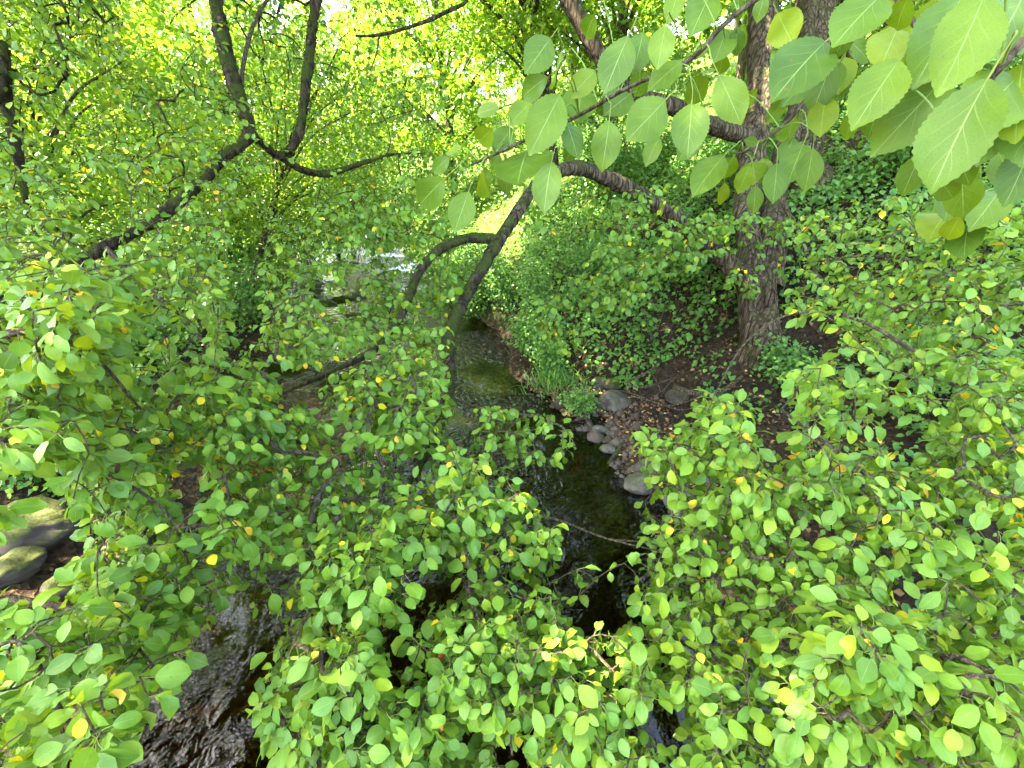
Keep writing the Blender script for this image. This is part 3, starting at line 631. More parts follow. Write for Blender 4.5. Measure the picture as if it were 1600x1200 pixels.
# --- apple thicket on the right bank
base = np.array([2.75, 0.9, 0.0]); base[2] = float(terrain(base[0], base[1])) - 0.05
tR = thing('apple_shrub', 'dense spreading apple shrub covering the slope below the gnarled tree', 'shrub', base)
Rr = Tree(tR); bw = (*base, .05)
r1 = Rr.bough('stem', M_twig, [(1760, 800, 1.9, .022), (1640, 650, 1.95, .013), (1530, 603, 1.85, .010), (1430, 550, 1.8, .008), (1340, 500, 1.9, .006), (1240, 490, 2.1, .005), (1170, 530, 2.1, .004), (1120, 610, 2.0, .003), (1085, 700, 1.8, .0015)], 7, 0.12, 25, start=bw)
r2 = Rr.bough('stem', M_twig, [(1720, 950, 1.5, .02), (1560, 880, 1.4, .012), (1420, 790, 1.35, .009), (1300, 700, 1.35, .007), (1220, 640, 1.4, .004)], 7, 0.12, 25, start=bw)
r3 = Rr.bough('stem', M_twig, [(1700, 1120, 1.25, .02), (1520, 1060, 1.1, .011), (1380, 1000, 1.1, .008), (1240, 920, 1.25, .006), (1120, 830, 1.45, .004), (1040, 740, 1.55, .0025)], 7, 0.12, 25, start=bw)
r4 = Rr.bough('stem', M_twig, [(1650, 1260, 1.1, .02), (1450, 1190, 1.0, .010), (1280, 1120, 1.02, .007), (1140, 1050, 1.12, .005), (1070, 960, 1.25, .003)], 7, 0.12, 25, start=bw)
r5 = Rr.bough('stem', M_twig, [(1800, 620, 2.4, .025), (1640, 480, 2.3, .014), (1500, 430, 2.4, .010), (1380, 400, 2.6, .007), (1260, 410, 2.9, .004)], 7, 0.12, 25, start=bw)
tg = [sample_region([(1140, 545), (1225, 465), (1330, 430), (1640, 400), (1640, 800), (1380, 800), (1180, 800), (1090, 640)], 1100, 0.45),
      sample_region([(1240, 330), (1420, 300), (1640, 330), (1640, 470), (1330, 470), (1235, 480)], 420, 0.6),
      sample_region([(1000, 680), (1180, 640), (1400, 760), (1640, 780), (1640, 1240), (1000, 1240), (980, 980), (1010, 830)], 1700, 0.30)]
nodes = Rr.fill(np.concatenate(tg)); Rr.leaf_clusters(nodes, (2, 5), (0.021, 0.062)); Rr.finish(M_leaf)

# --- mossy tree on the left bank
base = np.array([-3.4, 1.3, 0.0]); base[2] = float(terrain(base[0], base[1])) - 0.05
tL = thing('apple_tree', 'apple tree with dark mossy limbs curving up over the creek and pale sunlit leaves behind', 'tree', base)
Lt = Tree(tL)
gnarled('trunk', tL, [(*base, .2), (*(base + [0, .05, 1.0]), .15), (*(base + [.1, .25, 2.1]), .13), (-3.0, 1.8, 3.6, .11), (-2.9, 2.2, 5.2, .09)], 22, 0.13, 12, M_mossbark)
l1 = Lt.bough('limb', M_mossbark, [(-200, 500, 2.55, .06), (-60, 470, 2.6, .042), (0, 450, 2.7, .038), (110, 412, 2.8, .037), (230, 352, 2.95, .036), (310, 290, 3.1, .037), (350, 245, 3.2, .036), (388, 212, 3.3, .038), (378, 165, 3.4, .043), (354, 90, 3.45, .046), (338, 0, 3.5, .047), (325, -120, 3.6, .05), (330, -330, 3.9, .035)], 14, 0.42, 16, 0.02)
l2 = Lt.bough('limb', M_mossbark, [(392, 212, 3.32, .026), (415, 228, 3.5, .026), (435, 243, 3.65, .028), (465, 215, 3.7, .033), (478, 130, 3.75, .035), (488, 50, 3.8, .036), (500, -40, 3.85, .042), (520, -250, 4.1, .03)], 14, 0.42, 16, 0.02)
l3 = Lt.bough('limb', M_mossbark, [(-120, 330, 2.4, .04), (-10, 160, 2.6, .030), (2, 70, 2.7, .030), (12, 170, 2.7, .030), (28, 240, 2.75, .026), (42, 320, 2.8, .018), (60, 380, 2.85, .008)], 10, 0.2, 30, 0.03)
l4 = Lt.bough('branch', M_twig, [(376, 150, 3.42, .016), (382, 90, 3.5, .016), (402, 25, 3.6, .014), (440, -30, 3.7, .012)], 7, 0.1, 30, attach=False)
l5 = Lt.bough('branch', M_mossbark, [(430, 240, 3.66, .024), (465, 262, 3.8, .026), (505, 272, 4.0, .028), (545, 262, 4.1, .024), (610, 242, 4.3, .012), (660, 240, 4.5, .006)], 8, 0.2, 30)
l6 = Lt.bough('branch', M_twig, [(165, 385, 2.88, .016), (205, 430, 2.5, .013), (260, 475, 2.2, .011), (320, 535, 1.95, .009), (385, 600, 1.75, .006), (430, 680, 1.6, .003)], 8, 0.12, 30)
l7 = Lt.bough('branch', M_mossbark, [(500, -60, 3.9, .03), (720, -10, 4.0, .018), (690, 22, 3.9, .016), (640, 42, 3.8, .014), (590, 55, 3.8, .012), (556, 56, 3.8, .009)], 8, 0.2, 30, attach=False)
l8 = Lt.bough('branch', M_twig, [(592, 55, 3.8, .009), (588, 85, 3.75, .007), (578, 110, 3.7, .005)], 5, attach=False)
l9 = Lt.bough('bough', M_twig, [(-150, 480, 2.3, .02), (-60, 520, 1.2, .010), (60, 520, 1.0, .007), (150, 560, 1.1, .005), (220, 640, 1.25, .003)], 6, 0.1, 30)
l10 = Lt.bough('bough', M_twig, [(-200, 560, 2.2, .02), (-80, 660, 1.1, .011), (30, 690, .95, .007), (130, 720, 1.1, .005), (260, 800, 1.25, .004), (300, 900, 1.2, .003)], 6, 0.1, 30)
l11 = Lt.bough('bough', M_twig, [(-260, 700, 1.9, .02), (-80, 925, 1.2, .011), (20, 936, 1.15, .009), (110, 952, 1.15, .007), (190, 990, 1.1, .004), (240, 1040, 1.0, .002)], 6, 0.12, 30)
l12 = Lt.bough('bough', M_twig, [(-200, 820, 1.5, .02), (-30, 960, 1.0, .009), (40, 1010, .95, .008), (80, 1090, .88, .006), (130, 1160, .8, .004), (160, 1230, .75, .002)], 6, 0.12, 30)
tg = [sample_region([(-30, 430), (330, 420), (420, 640), (400, 830), (330, 960), (230, 1000), (-30, 800)], 1200, 0.38),
      sample_region([(-30, 930), (220, 960), (300, 960), (260, 1060), (200, 1130), (120, 1230), (-30, 1230)], 280, 0.4)]
nodes = Lt.fill(np.concatenate(tg), allow={l6, l9, l10, l11, l12})
tg = [sample_region([(-30, -40), (620, -40), (720, 200), (720, 300), (700, 440), (-30, 440)], 2500, 0.8, 0.15, 1.0), band([(480, 310), (600, 270), (710, 280), (705, 440), (600, 470), (490, 430)], 380, 3.2, 6.0)]
nodes += Lt.fill(np.concatenate(tg), allow={l1, l2, l3, l5, l6})
Lt.leaf_clusters(nodes, (2, 5), (0.021, 0.062))
lobs = Lt.finish(M_leaf)
# short shaggy moss on the dark limbs
def moss_on(T, obs, bi, n):
    q = T.limb_pts[bi]; k = RNG.integers(0, len(q) - 1, n); t = RNG.random((n, 1))
    p = q[k, :3] * (1 - t) + q[k + 1, :3] * t; tan = nrm(q[k + 1, :3] - q[k, :3]); r = nrm(RNG.normal(0, 1, (n, 3))); r = nrm(r - tan * np.sum(r * tan, 1, keepdims=True))
    keep = (vnoise(p, 6.0) > RNG.uniform(.2, .6, n)) & (q[k, 3] > .012); p, r, tan, k = p[keep], r[keep], tan[keep], k[keep]; n = len(p)
    rd = q[k, 3]; a = Acc(); scatter(a, T_long, p + r * (rd * 0.9)[:, None], frames(nrm(r + tan * RNG.normal(0, .6, (n, 1)) + np.array([0, 0, -.3])), tan + 0.01), RNG.uniform(.010, .024, n), RNG.random(n), np.zeros(n, int))
    link('moss', a.mesh('moss', M_moss), obs[bi], 'stuff')
for bi, n in ((l1, 7000), (l2, 3000), (l3, 2500), (l5, 1500)): moss_on(Lt, lobs, bi, n)
for bi, n in ((bH, 3500), (bF, 2500)): moss_on(A, aobs, bi, n)

# --- near tree whose large leaves hang in front of the lens
base = np.array([2.6, -1.6, 0.0]); base[2] = float(terrain(base[0], base[1])) - 0.05
tN = thing('apple_tree', 'apple tree with very large broad leaves on long stalks hanging at the top corner', 'tree', base)
Nt = Tree(tN)
gnarled('trunk', tN, [(*base, .16), (*(base + [0, 0, 1.2]), .12), (*(base + [-.2, .1, 2.4]), .10), (*(base + [-.5, .4, 3.6]), .07), (*(base + [-.9, .9, 4.6]), .04)], 18, .13, 14, M_bark)
tip = (*(base + [-.45, .35, 3.4]), .03)
n1 = Nt.bough('bough', M_twig, [(1900, -250, .7, .012), (1500, -130, .66, .008), (1250, -40, .72, .005), (1140, 30, .76, .0042), (1080, 92, .8, .004), (985, 135, .84, .0036), (905, 180, .87, .0034), (835, 212, .9, .0032), (775, 240, .93, .003), (735, 258, .95, .0025)], 7, .12, 60, .02, start=tip)
n2 = Nt.bough('bough', M_twig, [(1330, -70, .70, .004), (1330, 60, .78, .004), (1300, 100, .82, .0036), (1235, 185, .87, .0034), (1175, 232, .9, .003), (1150, 240, .92, .002)], 7, .12, 60, .02, start=(*P(1400, -100, .68), .006))
n3 = Nt.bough('bough', M_twig, [(1800, -150, .5, .006), (1650, 10, .42, .004), (1585, 80, .42, .0038), (1545, 130, .42, .0034), (1500, 200, .46, .003), (1490, 260, .52, .002)], 7, .12, 60, .02, start=(*P(1900, -250, .7), .010))
n4 = Nt.bough('bough', M_twig, [(1380, -60, .62, .004), (1440, 60, .6, .004), (1480, 200, .66, .0035), (1500, 310, .8, .003), (1495, 335, .85, .002)], 6, .12, 60, .02, start=(*P(1500, -130, .66), .006))
HERO = [  # base x, base y, tip x, tip y, tint
 (982,56,937,156,.3),(875,148,826,242,.35),(856,120,800,158,.5),(908,137,905,184,.5),(952,188,942,272,.2),(885,190,908,254,.3),(862,253,843,336,.4),(695,279,637,334,.2),(702,245,668,275,.4),(732,300,708,368,.4),
 (755,258,745,308,.3),(790,262,792,303,.4),(780,240,768,262,.5),(818,240,830,275,.5),(782,225,748,215,.3),(780,168,735,176,.5),(1040,156,975,225,.4),(1081,161,1075,240,.4),(1066,95,1003,145,.5),(1040,40,1025,110,.15),
 (1005,50,992,115,.2),(1124,118,1165,204,.15),(1108,70,1078,92,.6),(1130,82,1122,125,.3),(1135,45,1120,92,.4),(1150,42,1154,95,.4),(1154,-10,1152,38,.6),(1195,-8,1180,42,.6),(1290,65,1214,131,.6),(1303,94,1258,190,.6),
 (1378,-8,1300,58,.7),(1185,225,1160,217,.7),(1131,244,1077,300,.2),(1148,244,1124,289,.4),(1172,258,1150,311,.3),(1180,290,1180,340,.97),(1132,285,1129,328,.7),(1191,247,1195,289,.3),(1214,255,1210,324,.4),(1240,214,1221,262,.5),
 (1255,225,1232,280,.45),(1270,232,1259,308,.5),(1244,180,1217,214,.5),(1225,155,1200,195,.4),(1488,109,1354,251,.05),(1544,122,1435,307,.1),(1540,-12,1480,146,.0),(1502,-4,1446,124,.93),(1480,-15,1416,49,.6),(1420,-8,1386,71,.35),
 (1405,94,1334,191,.5),(1598,98,1577,221,.9),(1612,225,1572,334,.3),(1439,240,1403,317,.7),(1555,195,1525,262,.4),(1484,330,1450,354,.5),(1499,338,1471,390,.5),(1514,349,1498,396,.45),(1497,340,1480,372,.7),(1590,20,1560,70,.9),
 (860,60,822,112,.6),(930,20,905,75,.6),(1560,300,1530,345,.3),(1340,170,1310,230,.5),(1290,150,1280,220,.5),(968,150,930,180,.6),(1095,205,1060,250,.4),(1030,215,1005,260,.5),(720,240,690,225,.4),(905,215,880,262,.3),(830,160,795,190,.6),(1160,150,1190,185,.2),
 (1590,120,1520,190,.3),(1460,60,1395,150,.4),(1600,-10,1555,90,.2),(1330,20,1310,110,.5),(1400,-30,1350,40,.5),(1620,150,1595,260,.4),(1560,240,1600,300,.6),(1230,60,1215,120,.5),(1110,-10,1085,40,.5),(1060,-15,1045,35,.4),
 (1510,200,1470,280,.3),(1380,150,1350,230,.5),(1010,110,985,160,.4),(880,90,850,130,.5),(930,110,890,150,.4),(770,200,735,235,.4),(800,200,770,240,.4),(1215,20,1240,75,.5)]
npos = np.array([q for q in Nt.pos]); ppx, ppy, pdp = project(npos)
hm = []
for t in T_hero: a = Acc(); a.add(t[0], t[1], t[2]); hm.append(a)
nobj = Nt.finish(M_leaf)
for k in range(120):                                                 # smaller leaves between the large ones
    i = int(RNG.integers(0, len(ppx)))
    if not (680 < ppx[i] < 1560 and -10 < ppy[i] < 330): continue
    ang = RNG.normal(1.75, .5); Ln = FPX * RNG.uniform(.03, .065) / pdp[i]; bx = ppx[i] + RNG.normal(0, 14); by = ppy[i] + 10 + RNG.random() * 14
    HERO.append((bx, by, bx + Ln * math.cos(ang), by + Ln * math.sin(ang), .5))
hmeshes = [a.mesh('broad_leaf_blade', M_hero) for a in hm]
for (bx, by, tx, ty, tint) in HERO:
    # the stalk grows from the nearest point of a bough; the blade spans base to tip
    L = math.hypot(tx - bx, ty - by); size = float(np.clip(0.060 + 0.00020 * L + RNG.normal(0, .004), .045, .098)); ti = int(RNG.integers(0, 4))
    kk = int(np.argmin((ppx - bx) ** 2 + (ppy - by) ** 2 + np.where(pdp > 1.3, 1e9, 0))); d0 = float(np.clip(FPX * size * 0.93 / L, pdp[kk] * .86, pdp[kk] * 1.08))
    Bp = P(bx, by, d0); Tp = P(tx, ty, d0 * (1 + RNG.normal(0, .05)))
    a = nrm(Tp - Bp); view = nrm(np.array([0, 0, CAMZ]) - Bp); up = view + np.array([0, 0, .35]) + RNG.normal(0, .22, 3)
    Rm = frames(a[None], up[None])[0]; V = T_hero[ti][0]; U = T_hero[ti][2]
    s = .87 * np.linalg.norm(Tp - Bp) / np.linalg.norm(V[np.argmax(U[:, 1])] - V[0])
    ib = V[0]                                                      # blade base vertex in leaf space
    pos = Bp - Rm @ ib * s
    k = int(np.argmin(np.linalg.norm(npos - pos, axis=1)))
    o = bpy.data.objects.new('broad_leaf', hmeshes[ti]); C.objects.link(o); o.parent = nobj[Nt.bid[k]]
    M = np.eye(4); M[:3, :3] = Rm * s; M[:3, 3] = pos; o.matrix_basis = Matrix(M.tolist())
    # stalk joining the leaf to the bough
    st = Acc(); e = npos[k]; m_ = (pos + e) / 2 + np.array([0, 0, .012]); tube(st, catmull(np.array([e, m_, pos]), .012), np.full(len(catmull(np.array([e, m_, pos]), .012)), .0011), 5)
    so_ = bpy.data.objects.new('stalk', st.mesh('stalk', M_hero)); C.objects.link(so_); so_.parent = nobj[Nt.bid[k]]

# ------------------------------------------------------------------ trees behind
def clump_leaves(centers, rad, per, size, temps, rg, droop=0.4, flat=0.8):
    n = len(centers) * per
    c = np.repeat(centers, per, 0); r = np.repeat(rad, per)
    off = nrm(rg.normal(0, 1, (n, 3))) * (rg.random((n, 1)) ** 0.45) * r[:, None]; off[:, 2] *= flat
    p = c + off
    a = nrm(rg.normal(0, 1, (n, 3)) * np.array([1, 1, .5]) + np.array([0, 0, -droop]))
    up = np.array([0, 0, 1.0]) + rg.normal(0, .45, (n, 3))
    return p, frames(a, up), size * rg.uniform(.65, 1.25, n), rg.random(n), rg.integers(0, len(temps), n)
def tree(name, label, loc, height, spread, crown_lo, nclump, per, size, seed, mat=None, temps=None, trunk_r=.14, group=None, lean=(0, 0), clump_r=(.45, .9), droop=.4, outer=.35, trunkmat=None):
    rg = np.random.default_rng(seed); x, y = loc; z = float(terrain(x, y)); t = thing(name, label, 'tree', (x, y, z - .05), group)
    acc = Acc(); top = np.array([x + lean[0], y + lean[1], z + height])
    tr = catmull(np.array([(x, y, z - .3, trunk_r * 1.3), (x + lean[0] * .2 + rg.normal(0, .1), y + lean[1] * .2, z + height * .3, trunk_r), (x + lean[0] * .55 + rg.normal(0, .15), y + lean[1] * .55 + rg.normal(0, .15), z + height * .65, trunk_r * .65), (*top, trunk_r * .15)]), .15)
    tube(acc, tr[:, :3], tr[:, 3], 10, .12, 8)
    u = nrm(rg.normal(0, 1, (nclump, 3))); rr = outer + (1 - outer) * rg.random(nclump) ** .6
    mid = z + crown_lo + (height - crown_lo) / 2; hz = (height - crown_lo) / 2
    cen = np.array([x + lean[0] * .7, y + lean[1] * .7, mid]) + u * rr[:, None] * np.array([spread, spread, hz]) * (0.8 + .4 * vnoise(u * 2 + seed, 1.3))[:, None]
    cen[:, 2] = np.maximum(cen[:, 2], terrain(cen[:, 0], cen[:, 1]) + .25)
    for c in cen[:: max(1, nclump // 22)]:
        h = np.clip((c[2] - z) * .62 / height, .12, .95); b = tr[int(h * (len(tr) - 1))]
        q = catmull(np.array([b[:3], (b[:3] + c) / 2 + np.array([0, 0, .12 * np.linalg.norm(c - b[:3])]), c]), .25); tube(acc, q, np.linspace(b[3] * .45, .012, len(q)), 5)
    link('trunk', acc.mesh('trunk', trunkmat or M_farbark), t)
    p, Rm, s, rn, wh = clump_leaves(cen, rg.uniform(*clump_r, nclump), per, size, temps or T_dia, rg, droop)
    a = Acc(); scatter(a, temps or T_dia, p, Rm, s, rn, wh); link('crown', a.mesh('crown', mat or M_far), t)
    return t
# second trunk behind the gnarled tree, its unseen crown is placed to shade the creek
base = np.array([*P(1243, 400, 7.4)[:2], 0]); base[2] = float(terrain(base[0], base[1])) - .1
tB = thing('apple_tree', 'thick straight rough-barked tree standing just behind the gnarled apple tree', 'tree', base)
gnarled('trunk', tB, [(base[0], base[1], base[2] - .3, .36), (*(base + [0, 0, .3]), .27), W(1243, 330, 7.45, .245), W(1256, 230, 7.5, .26), W(1268, 120, 7.6, .29), W(1274, 20, 7.7, .30), W(1280, -120, 7.8, .27), W(1290, -400, 8.1, .2)], 30, .12, 9, M_bark)
def on_water(px, py):
    d = P(px, py, 1.0) - np.array([0, 0, CAMZ]); return np.array([0, 0, CAMZ]) - d * CAMZ / d[2]
FLECKS = [(on_water(560, 640), .75), (on_water(470, 600), .7), (on_water(630, 570), .6), (on_water(420, 720), .6), (on_water(722, 633), .26), (on_water(900, 718), .24), (on_water(775, 598), .18), (P(1192, 150, 6.3), .34), (P(1188, 60, 6.4), .22), (P(1045, 335, 5.4), .2), (P(975, 292, 5.0), .2)]
def shade_canopy(parent, center, ext, nclump, per, size, seed, limb_from, mat):  # unseen overhead crown, placed and shaped to keep sun and sky off the foreground
    rg = np.random.default_rng(seed); u = rg.uniform(-1, 1, (nclump, 3)); k = (u[:, 0] ** 2 + u[:, 1] ** 2) < 1; u = u[k]
    cen = np.array(center) + u * np.array(ext)
    xc = (np.interp(cen[:, 1], RY, RX) + np.interp(cen[:, 1], LY, LX)) / 2
    cen = cen[~((cen[:, 1] > 10.5) & (np.abs(cen[:, 0] - xc) < 0.8))]      # the sky stays open above the creek
    lim = CAMZ + 0.246 * np.maximum(cen[:, 1], 0) + 1.3; cen[:, 2] = np.maximum(cen[:, 2], lim)
    p, Rm, s, rn, wh = clump_leaves(cen, rg.uniform(.6, 1.15, len(cen)), per, size, T_far, rg, .3, .6)
    keep = np.ones(len(p), bool)
    for g, gr in FLECKS:                                            # gaps cut along the sun's path so chosen flecks come through
        w = p - g; keep &= np.linalg.norm(w - (w @ SDIR)[:, None] * SDIR, axis=1) > gr
    p, Rm, s, rn, wh = p[keep], Rm[keep], s[keep], rn[keep], wh[keep]
    a = Acc(); scatter(a, T_far, p, Rm, s, rn, wh); link('crown', a.mesh('crown', mat), parent)
    acc = Acc(); f = np.array(limb_from)
    for c in cen[::4]:
        m_ = f * .5 + c * .5 + np.array([0, 0, .5]); q = catmull(np.array([f, m_, c]), .4); tube(acc, q, np.linspace(.07, .012, len(q)), 5)
    link('limb', acc.mesh('limb', M_bark), parent)
shade_canopy(tL, (-5.0, 6.6, 9.3), (6.6, 6.0, 1.6), 430, 90, .22, 11, (-2.9, 2.2, 5.2), M_leaf)  # out-of-view crowns shifted from their trunks to where they block the sun
shade_canopy(tB, (-.7, 10.0, 10.2), (5.6, 5.0, 1.6), 260, 90, .17, 12, P(1290, -400, 8.1), M_leaf)
shade_canopy(tA, (-2.2, 3.6, 8.1), (5.4, 4.0, 1.1), 330, 85, .16, 13, P(1215, -260, 6.7), M_leaf)

BT = [  # label, (x, y), height, spread, crown_lo, clumps, per, leaf, lean
 ('small slender tree at the water edge with pale leaves beside the bend', (-7.4, 13.2), 4.4, 1.9, .4, 60, 85, .085, (.5, 0)),
 ('tall bright green tree filling the sunlit clearing past the bend', (-2.2, 19.5), 9.5, 3.8, .4, 120, 95, .12, (0, 0)),
 ('broad yellow-green tree on the far bank glowing against the light', (-10.5, 14.5), 9.0, 3.8, .4, 130, 95, .11, (.5, 0)),
 ('low spreading tree on the far bank beside the mossy limbs', (-8.2, 8.6), 5.6, 2.8, .3, 100, 90, .085, (.6, .3)),
 ('tree with hanging sprays above the narrow bend of the creek', (1.2, 13.4), 7.6, 2.1, 2.6, 70, 85, .085, (-2.0, 0)),
 ('leafy tree behind the long bare limb of the gnarled tree', (2.6, 13.8), 8.0, 2.7, .5, 95, 90, .10, (0, 0)),
 ('wide tree at the top of the wooded slope', (7.4, 12.5), 8.0, 3.3, .4, 105, 90, .11, (0, 0)),
 ('tree on the upper slope behind the thick straight trunk', (10.2, 8.6), 6.5, 2.9, .3, 95, 90, .10, (0, 0)),
 ('drooping tree whose sprays hang right over the water at the bend', (-6.4, 10.8), 5.0, 1.9, 1.0, 90, 85, .065, (2.9, .6)),
 ('small pale tree leaning out above the creek past the drooping one', (-6.6, 18.0), 6.0, 2.4, .5, 75, 85, .10, (.8, 0)),
 ('distant pale tree closing the view upstream', (-9.0, 27), 12, 5.0, .3, 130, 90, .17, (0, 0)),
 ('distant tree on the hill beyond the clearing', (3.0, 27), 11, 5.0, .3, 120, 90, .17, (0, 0)),
 ('distant round tree far beyond the broad yellow-green one', (-19, 24), 12, 5.5, .3, 130, 90, .17, (0, 0)),
 ('tree on the far bank half hidden behind the left mossy trunk', (-11.5, 7.0), 6.5, 3.0, .3, 90, 85, .095, (0, 0)),
 ('distant tree high on the slope beyond the wide tree', (14.5, 20), 10, 5.0, .3, 110, 85, .16, (0, 0)),
 ('distant leafy tree between the pale one and the round one', (-11.5, 21.5), 12, 4.6, .3, 120, 90, .15, (0, 0)),
 ('distant leafy tree on the slope behind the twin stems', (7.6, 18.5), 11, 4.2, .3, 110, 90, .14, (0, 0)),
 ('tall distant tree with a narrow gap of sky beside it', (-24, 34), 15, 7.0, .3, 120, 85, .24, (0, 0)),
 ('tall distant tree straight up the valley', (-5, 42), 17, 8.0, .3, 120, 85, .26, (0, 0)),
 ('tall distant tree on the ridge of the wooded slope', (14, 36), 15, 8.0, .3, 110, 85, .26, (0, 0)),
]
for i, (lb, loc, h, sp, cl, nc, per, lf, ln) in enumerate(BT):
    lb = lb.replace('left mossy trunk', 'mossy tree')
    tree('woodland_tree', lb, loc, h, sp, cl, int(nc * 1.5), int(per * 1.12), lf * 1.38, 100 + i, lean=ln, trunk_r=.07 if h < 6.5 else .13, group='trees behind the creek')

# ------------------------------------------------------------------ undergrowth on the banks
def bush(name, label, cat, loc, rx, ry, h, nleaf, size, seed, temps, mat, group=None, stems=7, parts=False, up=0.0, z0=0.0):
    rg = np.random.default_rng(seed); x, y = loc; z = float(terrain(x, y)); t = thing(name, label, cat, (x, y, z), group)
    acc = Acc(); tips = []
    for k in range(stems):
        a = rg.random() * 6.283; r = rg.uniform(.2, .9); e = np.array([x + math.cos(a) * rx * r, y + math.sin(a) * ry * r, z + z0 + h * rg.uniform(.45, 1.0) * (1 - .45 * r * r)])
        b = np.array([x + rg.normal(0, .12 * rx), y + rg.normal(0, .12 * ry), 0]); b[2] = float(terrain(b[0], b[1])) - .05
        q = catmull(np.array([b, b * .45 + e * .55 + np.array([0, 0, h * .18]), e]), .08); tube(acc, q, np.linspace(.009, .003, len(q)), 5); tips.append(q)
    link('stem', acc.mesh('stem', M_twig), t)
    ii = rg.integers(0, stems, nleaf); tt = rg.random(nleaf) ** .6
    p = np.array([tips[i][int(.15 * len(tips[i]) + s * (.85 * len(tips[i]) - 1))] for i, s in zip(ii, tt)]) + rg.normal(0, 1, (nleaf, 3)) * np.array([rx, ry, h * .7]) * .2
    p[:, 2] = np.maximum(p[:, 2], terrain(p[:, 0], p[:, 1]) + .04)
    a = nrm(rg.normal(0, 1, (nleaf, 3)) * np.array([1, 1, .4]) + np.array([-.2, -.4, -.35 + up])); upv = np.array([0, -.25, 1.0]) + rg.normal(0, .3, (nleaf, 3))
    Rm = frames(a, upv); s = size * rg.uniform(.6, 1.25, nleaf); wh = rg.integers(0, len(temps), nleaf); rn = rg.random(nleaf)
    if parts:
        for k in range(nleaf):
            o = bpy.data.objects.new('leaf', parts[wh[k]]); C.objects.link(o); o.parent = t; o.matrix_parent_inverse = Matrix.Translation(-Vector(t.location))
            M = np.eye(4); M[:3, :3] = Rm[k] * s[k]; M[:3, 3] = p[k]; o.matrix_basis = Matrix(M.tolist())
    else:
        ac = Acc(); scatter(ac, temps, p, Rm, s, rn, wh); link('foliage', ac.mesh('foliage', mat), t)
    return t
mp = []
for t in T_maple: a = Acc(); a.add(*t); mp.append(a.mesh('maple_leaf_blade', M_maple))
MAPLE = [(2.05, 6.5, .55, .9, .13, 'maple sapling with lobed leaves leaning out beside the square boulder'), (2.75, 6.55, .55, .95, .13, 'maple sapling with blue-green lobed leaves above the bare roots'),
         (1.9, 7.6, .6, 1.0, .12, 'maple sapling halfway up the steep bank among dead leaves'), (2.7, 7.9, .6, 1.1, .12, 'maple sapling under the long bare limb'), (1.35, 7.4, .5, .8, .12, 'maple sapling leaning over the water edge shrubs'),
         (3.6, 7.6, .6, 1.0, .13, 'maple sapling directly behind the gnarled trunk'), (1.1, 9.2, .6, 1.1, .12, 'maple sapling on the bank where the creek turns'), (2.2, 9.6, .7, 1.2, .12, 'maple sapling high on the bank below the leafy tree')]
for i, (x, y, r, h, s, lb) in enumerate(MAPLE):
    bush('maple_sapling', lb, 'sapling', (x, y), r, r * .8, h, 58, s, 300 + i, T_maple, M_maple, 'maple saplings on the bank', 6, parts=mp)
SH = [('small leafy bush at the water edge beside the square boulder', (.95, 5.72), .26, .26, .42, 420, .034, T_lo), ('pale fine-leaved shrub overhanging the water near the grass', (.62, 7.0), .35, .4, .75, 520, .045, T_lo),
      ('dense shrub drooping over the dark undercut bank', (.35, 8.7), .5, .6, 1.0, 700, .05, T_lo), ('low shrub spilling down the bank at the bend', (-.8, 11.2), .8, .9, 1.2, 900, .06, T_lo),
      ('thick dark green undergrowth bush below the long limb', (1.6, 8.6), .8, .7, .7, 900, .06, T_lo), ('undergrowth bush between the maple saplings and the gnarled trunk', (2.6, 7.2), .6, .5, .5, 600, .055, T_lo),
      ('leafy bush right behind the gnarled trunk', (4.0, 8.3), .9, .8, 1.0, 1000, .065, T_lo), ('leafy bush at the foot of the thick straight trunk', (5.3, 7.0), .8, .8, .9, 900, .06, T_lo),
      ('bush on the bare slope above the apple shrub', (5.0, 5.3), .9, .8, .8, 1000, .06, T_lo), ('wide bush higher on the slope above the apple shrub', (6.8, 6.2), 1.2, 1.0, 1.2, 1300, .065, T_lo),
      ('low bush on the slope beside the apple shrub stems', (4.0, 3.9), .7, .7, .5, 800, .05, T_lo), ('tall bush under the leafy tree behind the limb', (2.2, 11.3), 1.2, 1.0, 1.8, 1500, .075, T_lo),
      ('sunlit shrub on the far bank at the water edge', (-5.4, 9.4), .9, 1.0, 1.2, 1200, .06, T_lo), ('sunlit bush farther up the far bank', (-7.2, 12.2), 1.2, 1.2, 1.5, 1500, .075, T_lo),
      ('shrub on the far bank under the low spreading tree', (-5.6, 6.4), .9, .9, 1.1, 1200, .055, T_lo), ('low bush behind the mossy boulders', (-4.7, 4.0), .7, .8, .8, 900, .045, T_lo),
      ('bushy shrub leaning from the far bank towards the bend', (-7.0, 16.5), 1.5, 1.4, 2.0, 1500, .09, T_lo), ('bush on the inner bank past the bend', (-2.6, 15.0), 1.3, 1.2, 1.6, 1400, .085, T_lo),
      ('shrub with pale leaves hanging over the undercut bank', (.25, 7.8), .35, .4, .7, 520, .045, T_lo), ('bushy shrub rooted where the bank turns towards the bend', (-.1, 9.6), .5, .6, 1.0, 800, .055, T_lo),
      ('overhanging shrub shading the dark water at the bend', (-.9, 10.3), .6, .6, 1.0, 800, .055, T_lo), ('low shrub on the point of the inner bank', (-1.7, 12.6), .8, .8, 1.1, 900, .065, T_lo),
      ('small bush on the soil below the dark root hollow', (3.2, 5.0), .45, .4, .35, 420, .04, T_lo)]
for i, (lb, loc, rx, ry, h, n, s, tm) in enumerate(SH):
    bush('shrub', lb, 'shrub', loc, rx * 1.25, ry * 1.25, h * 1.25, int(n * 1.8), s * 1.33, 400 + i, T_far if loc[1] > 8 else tm, M_under, 'shrubs on the creek banks', 12)
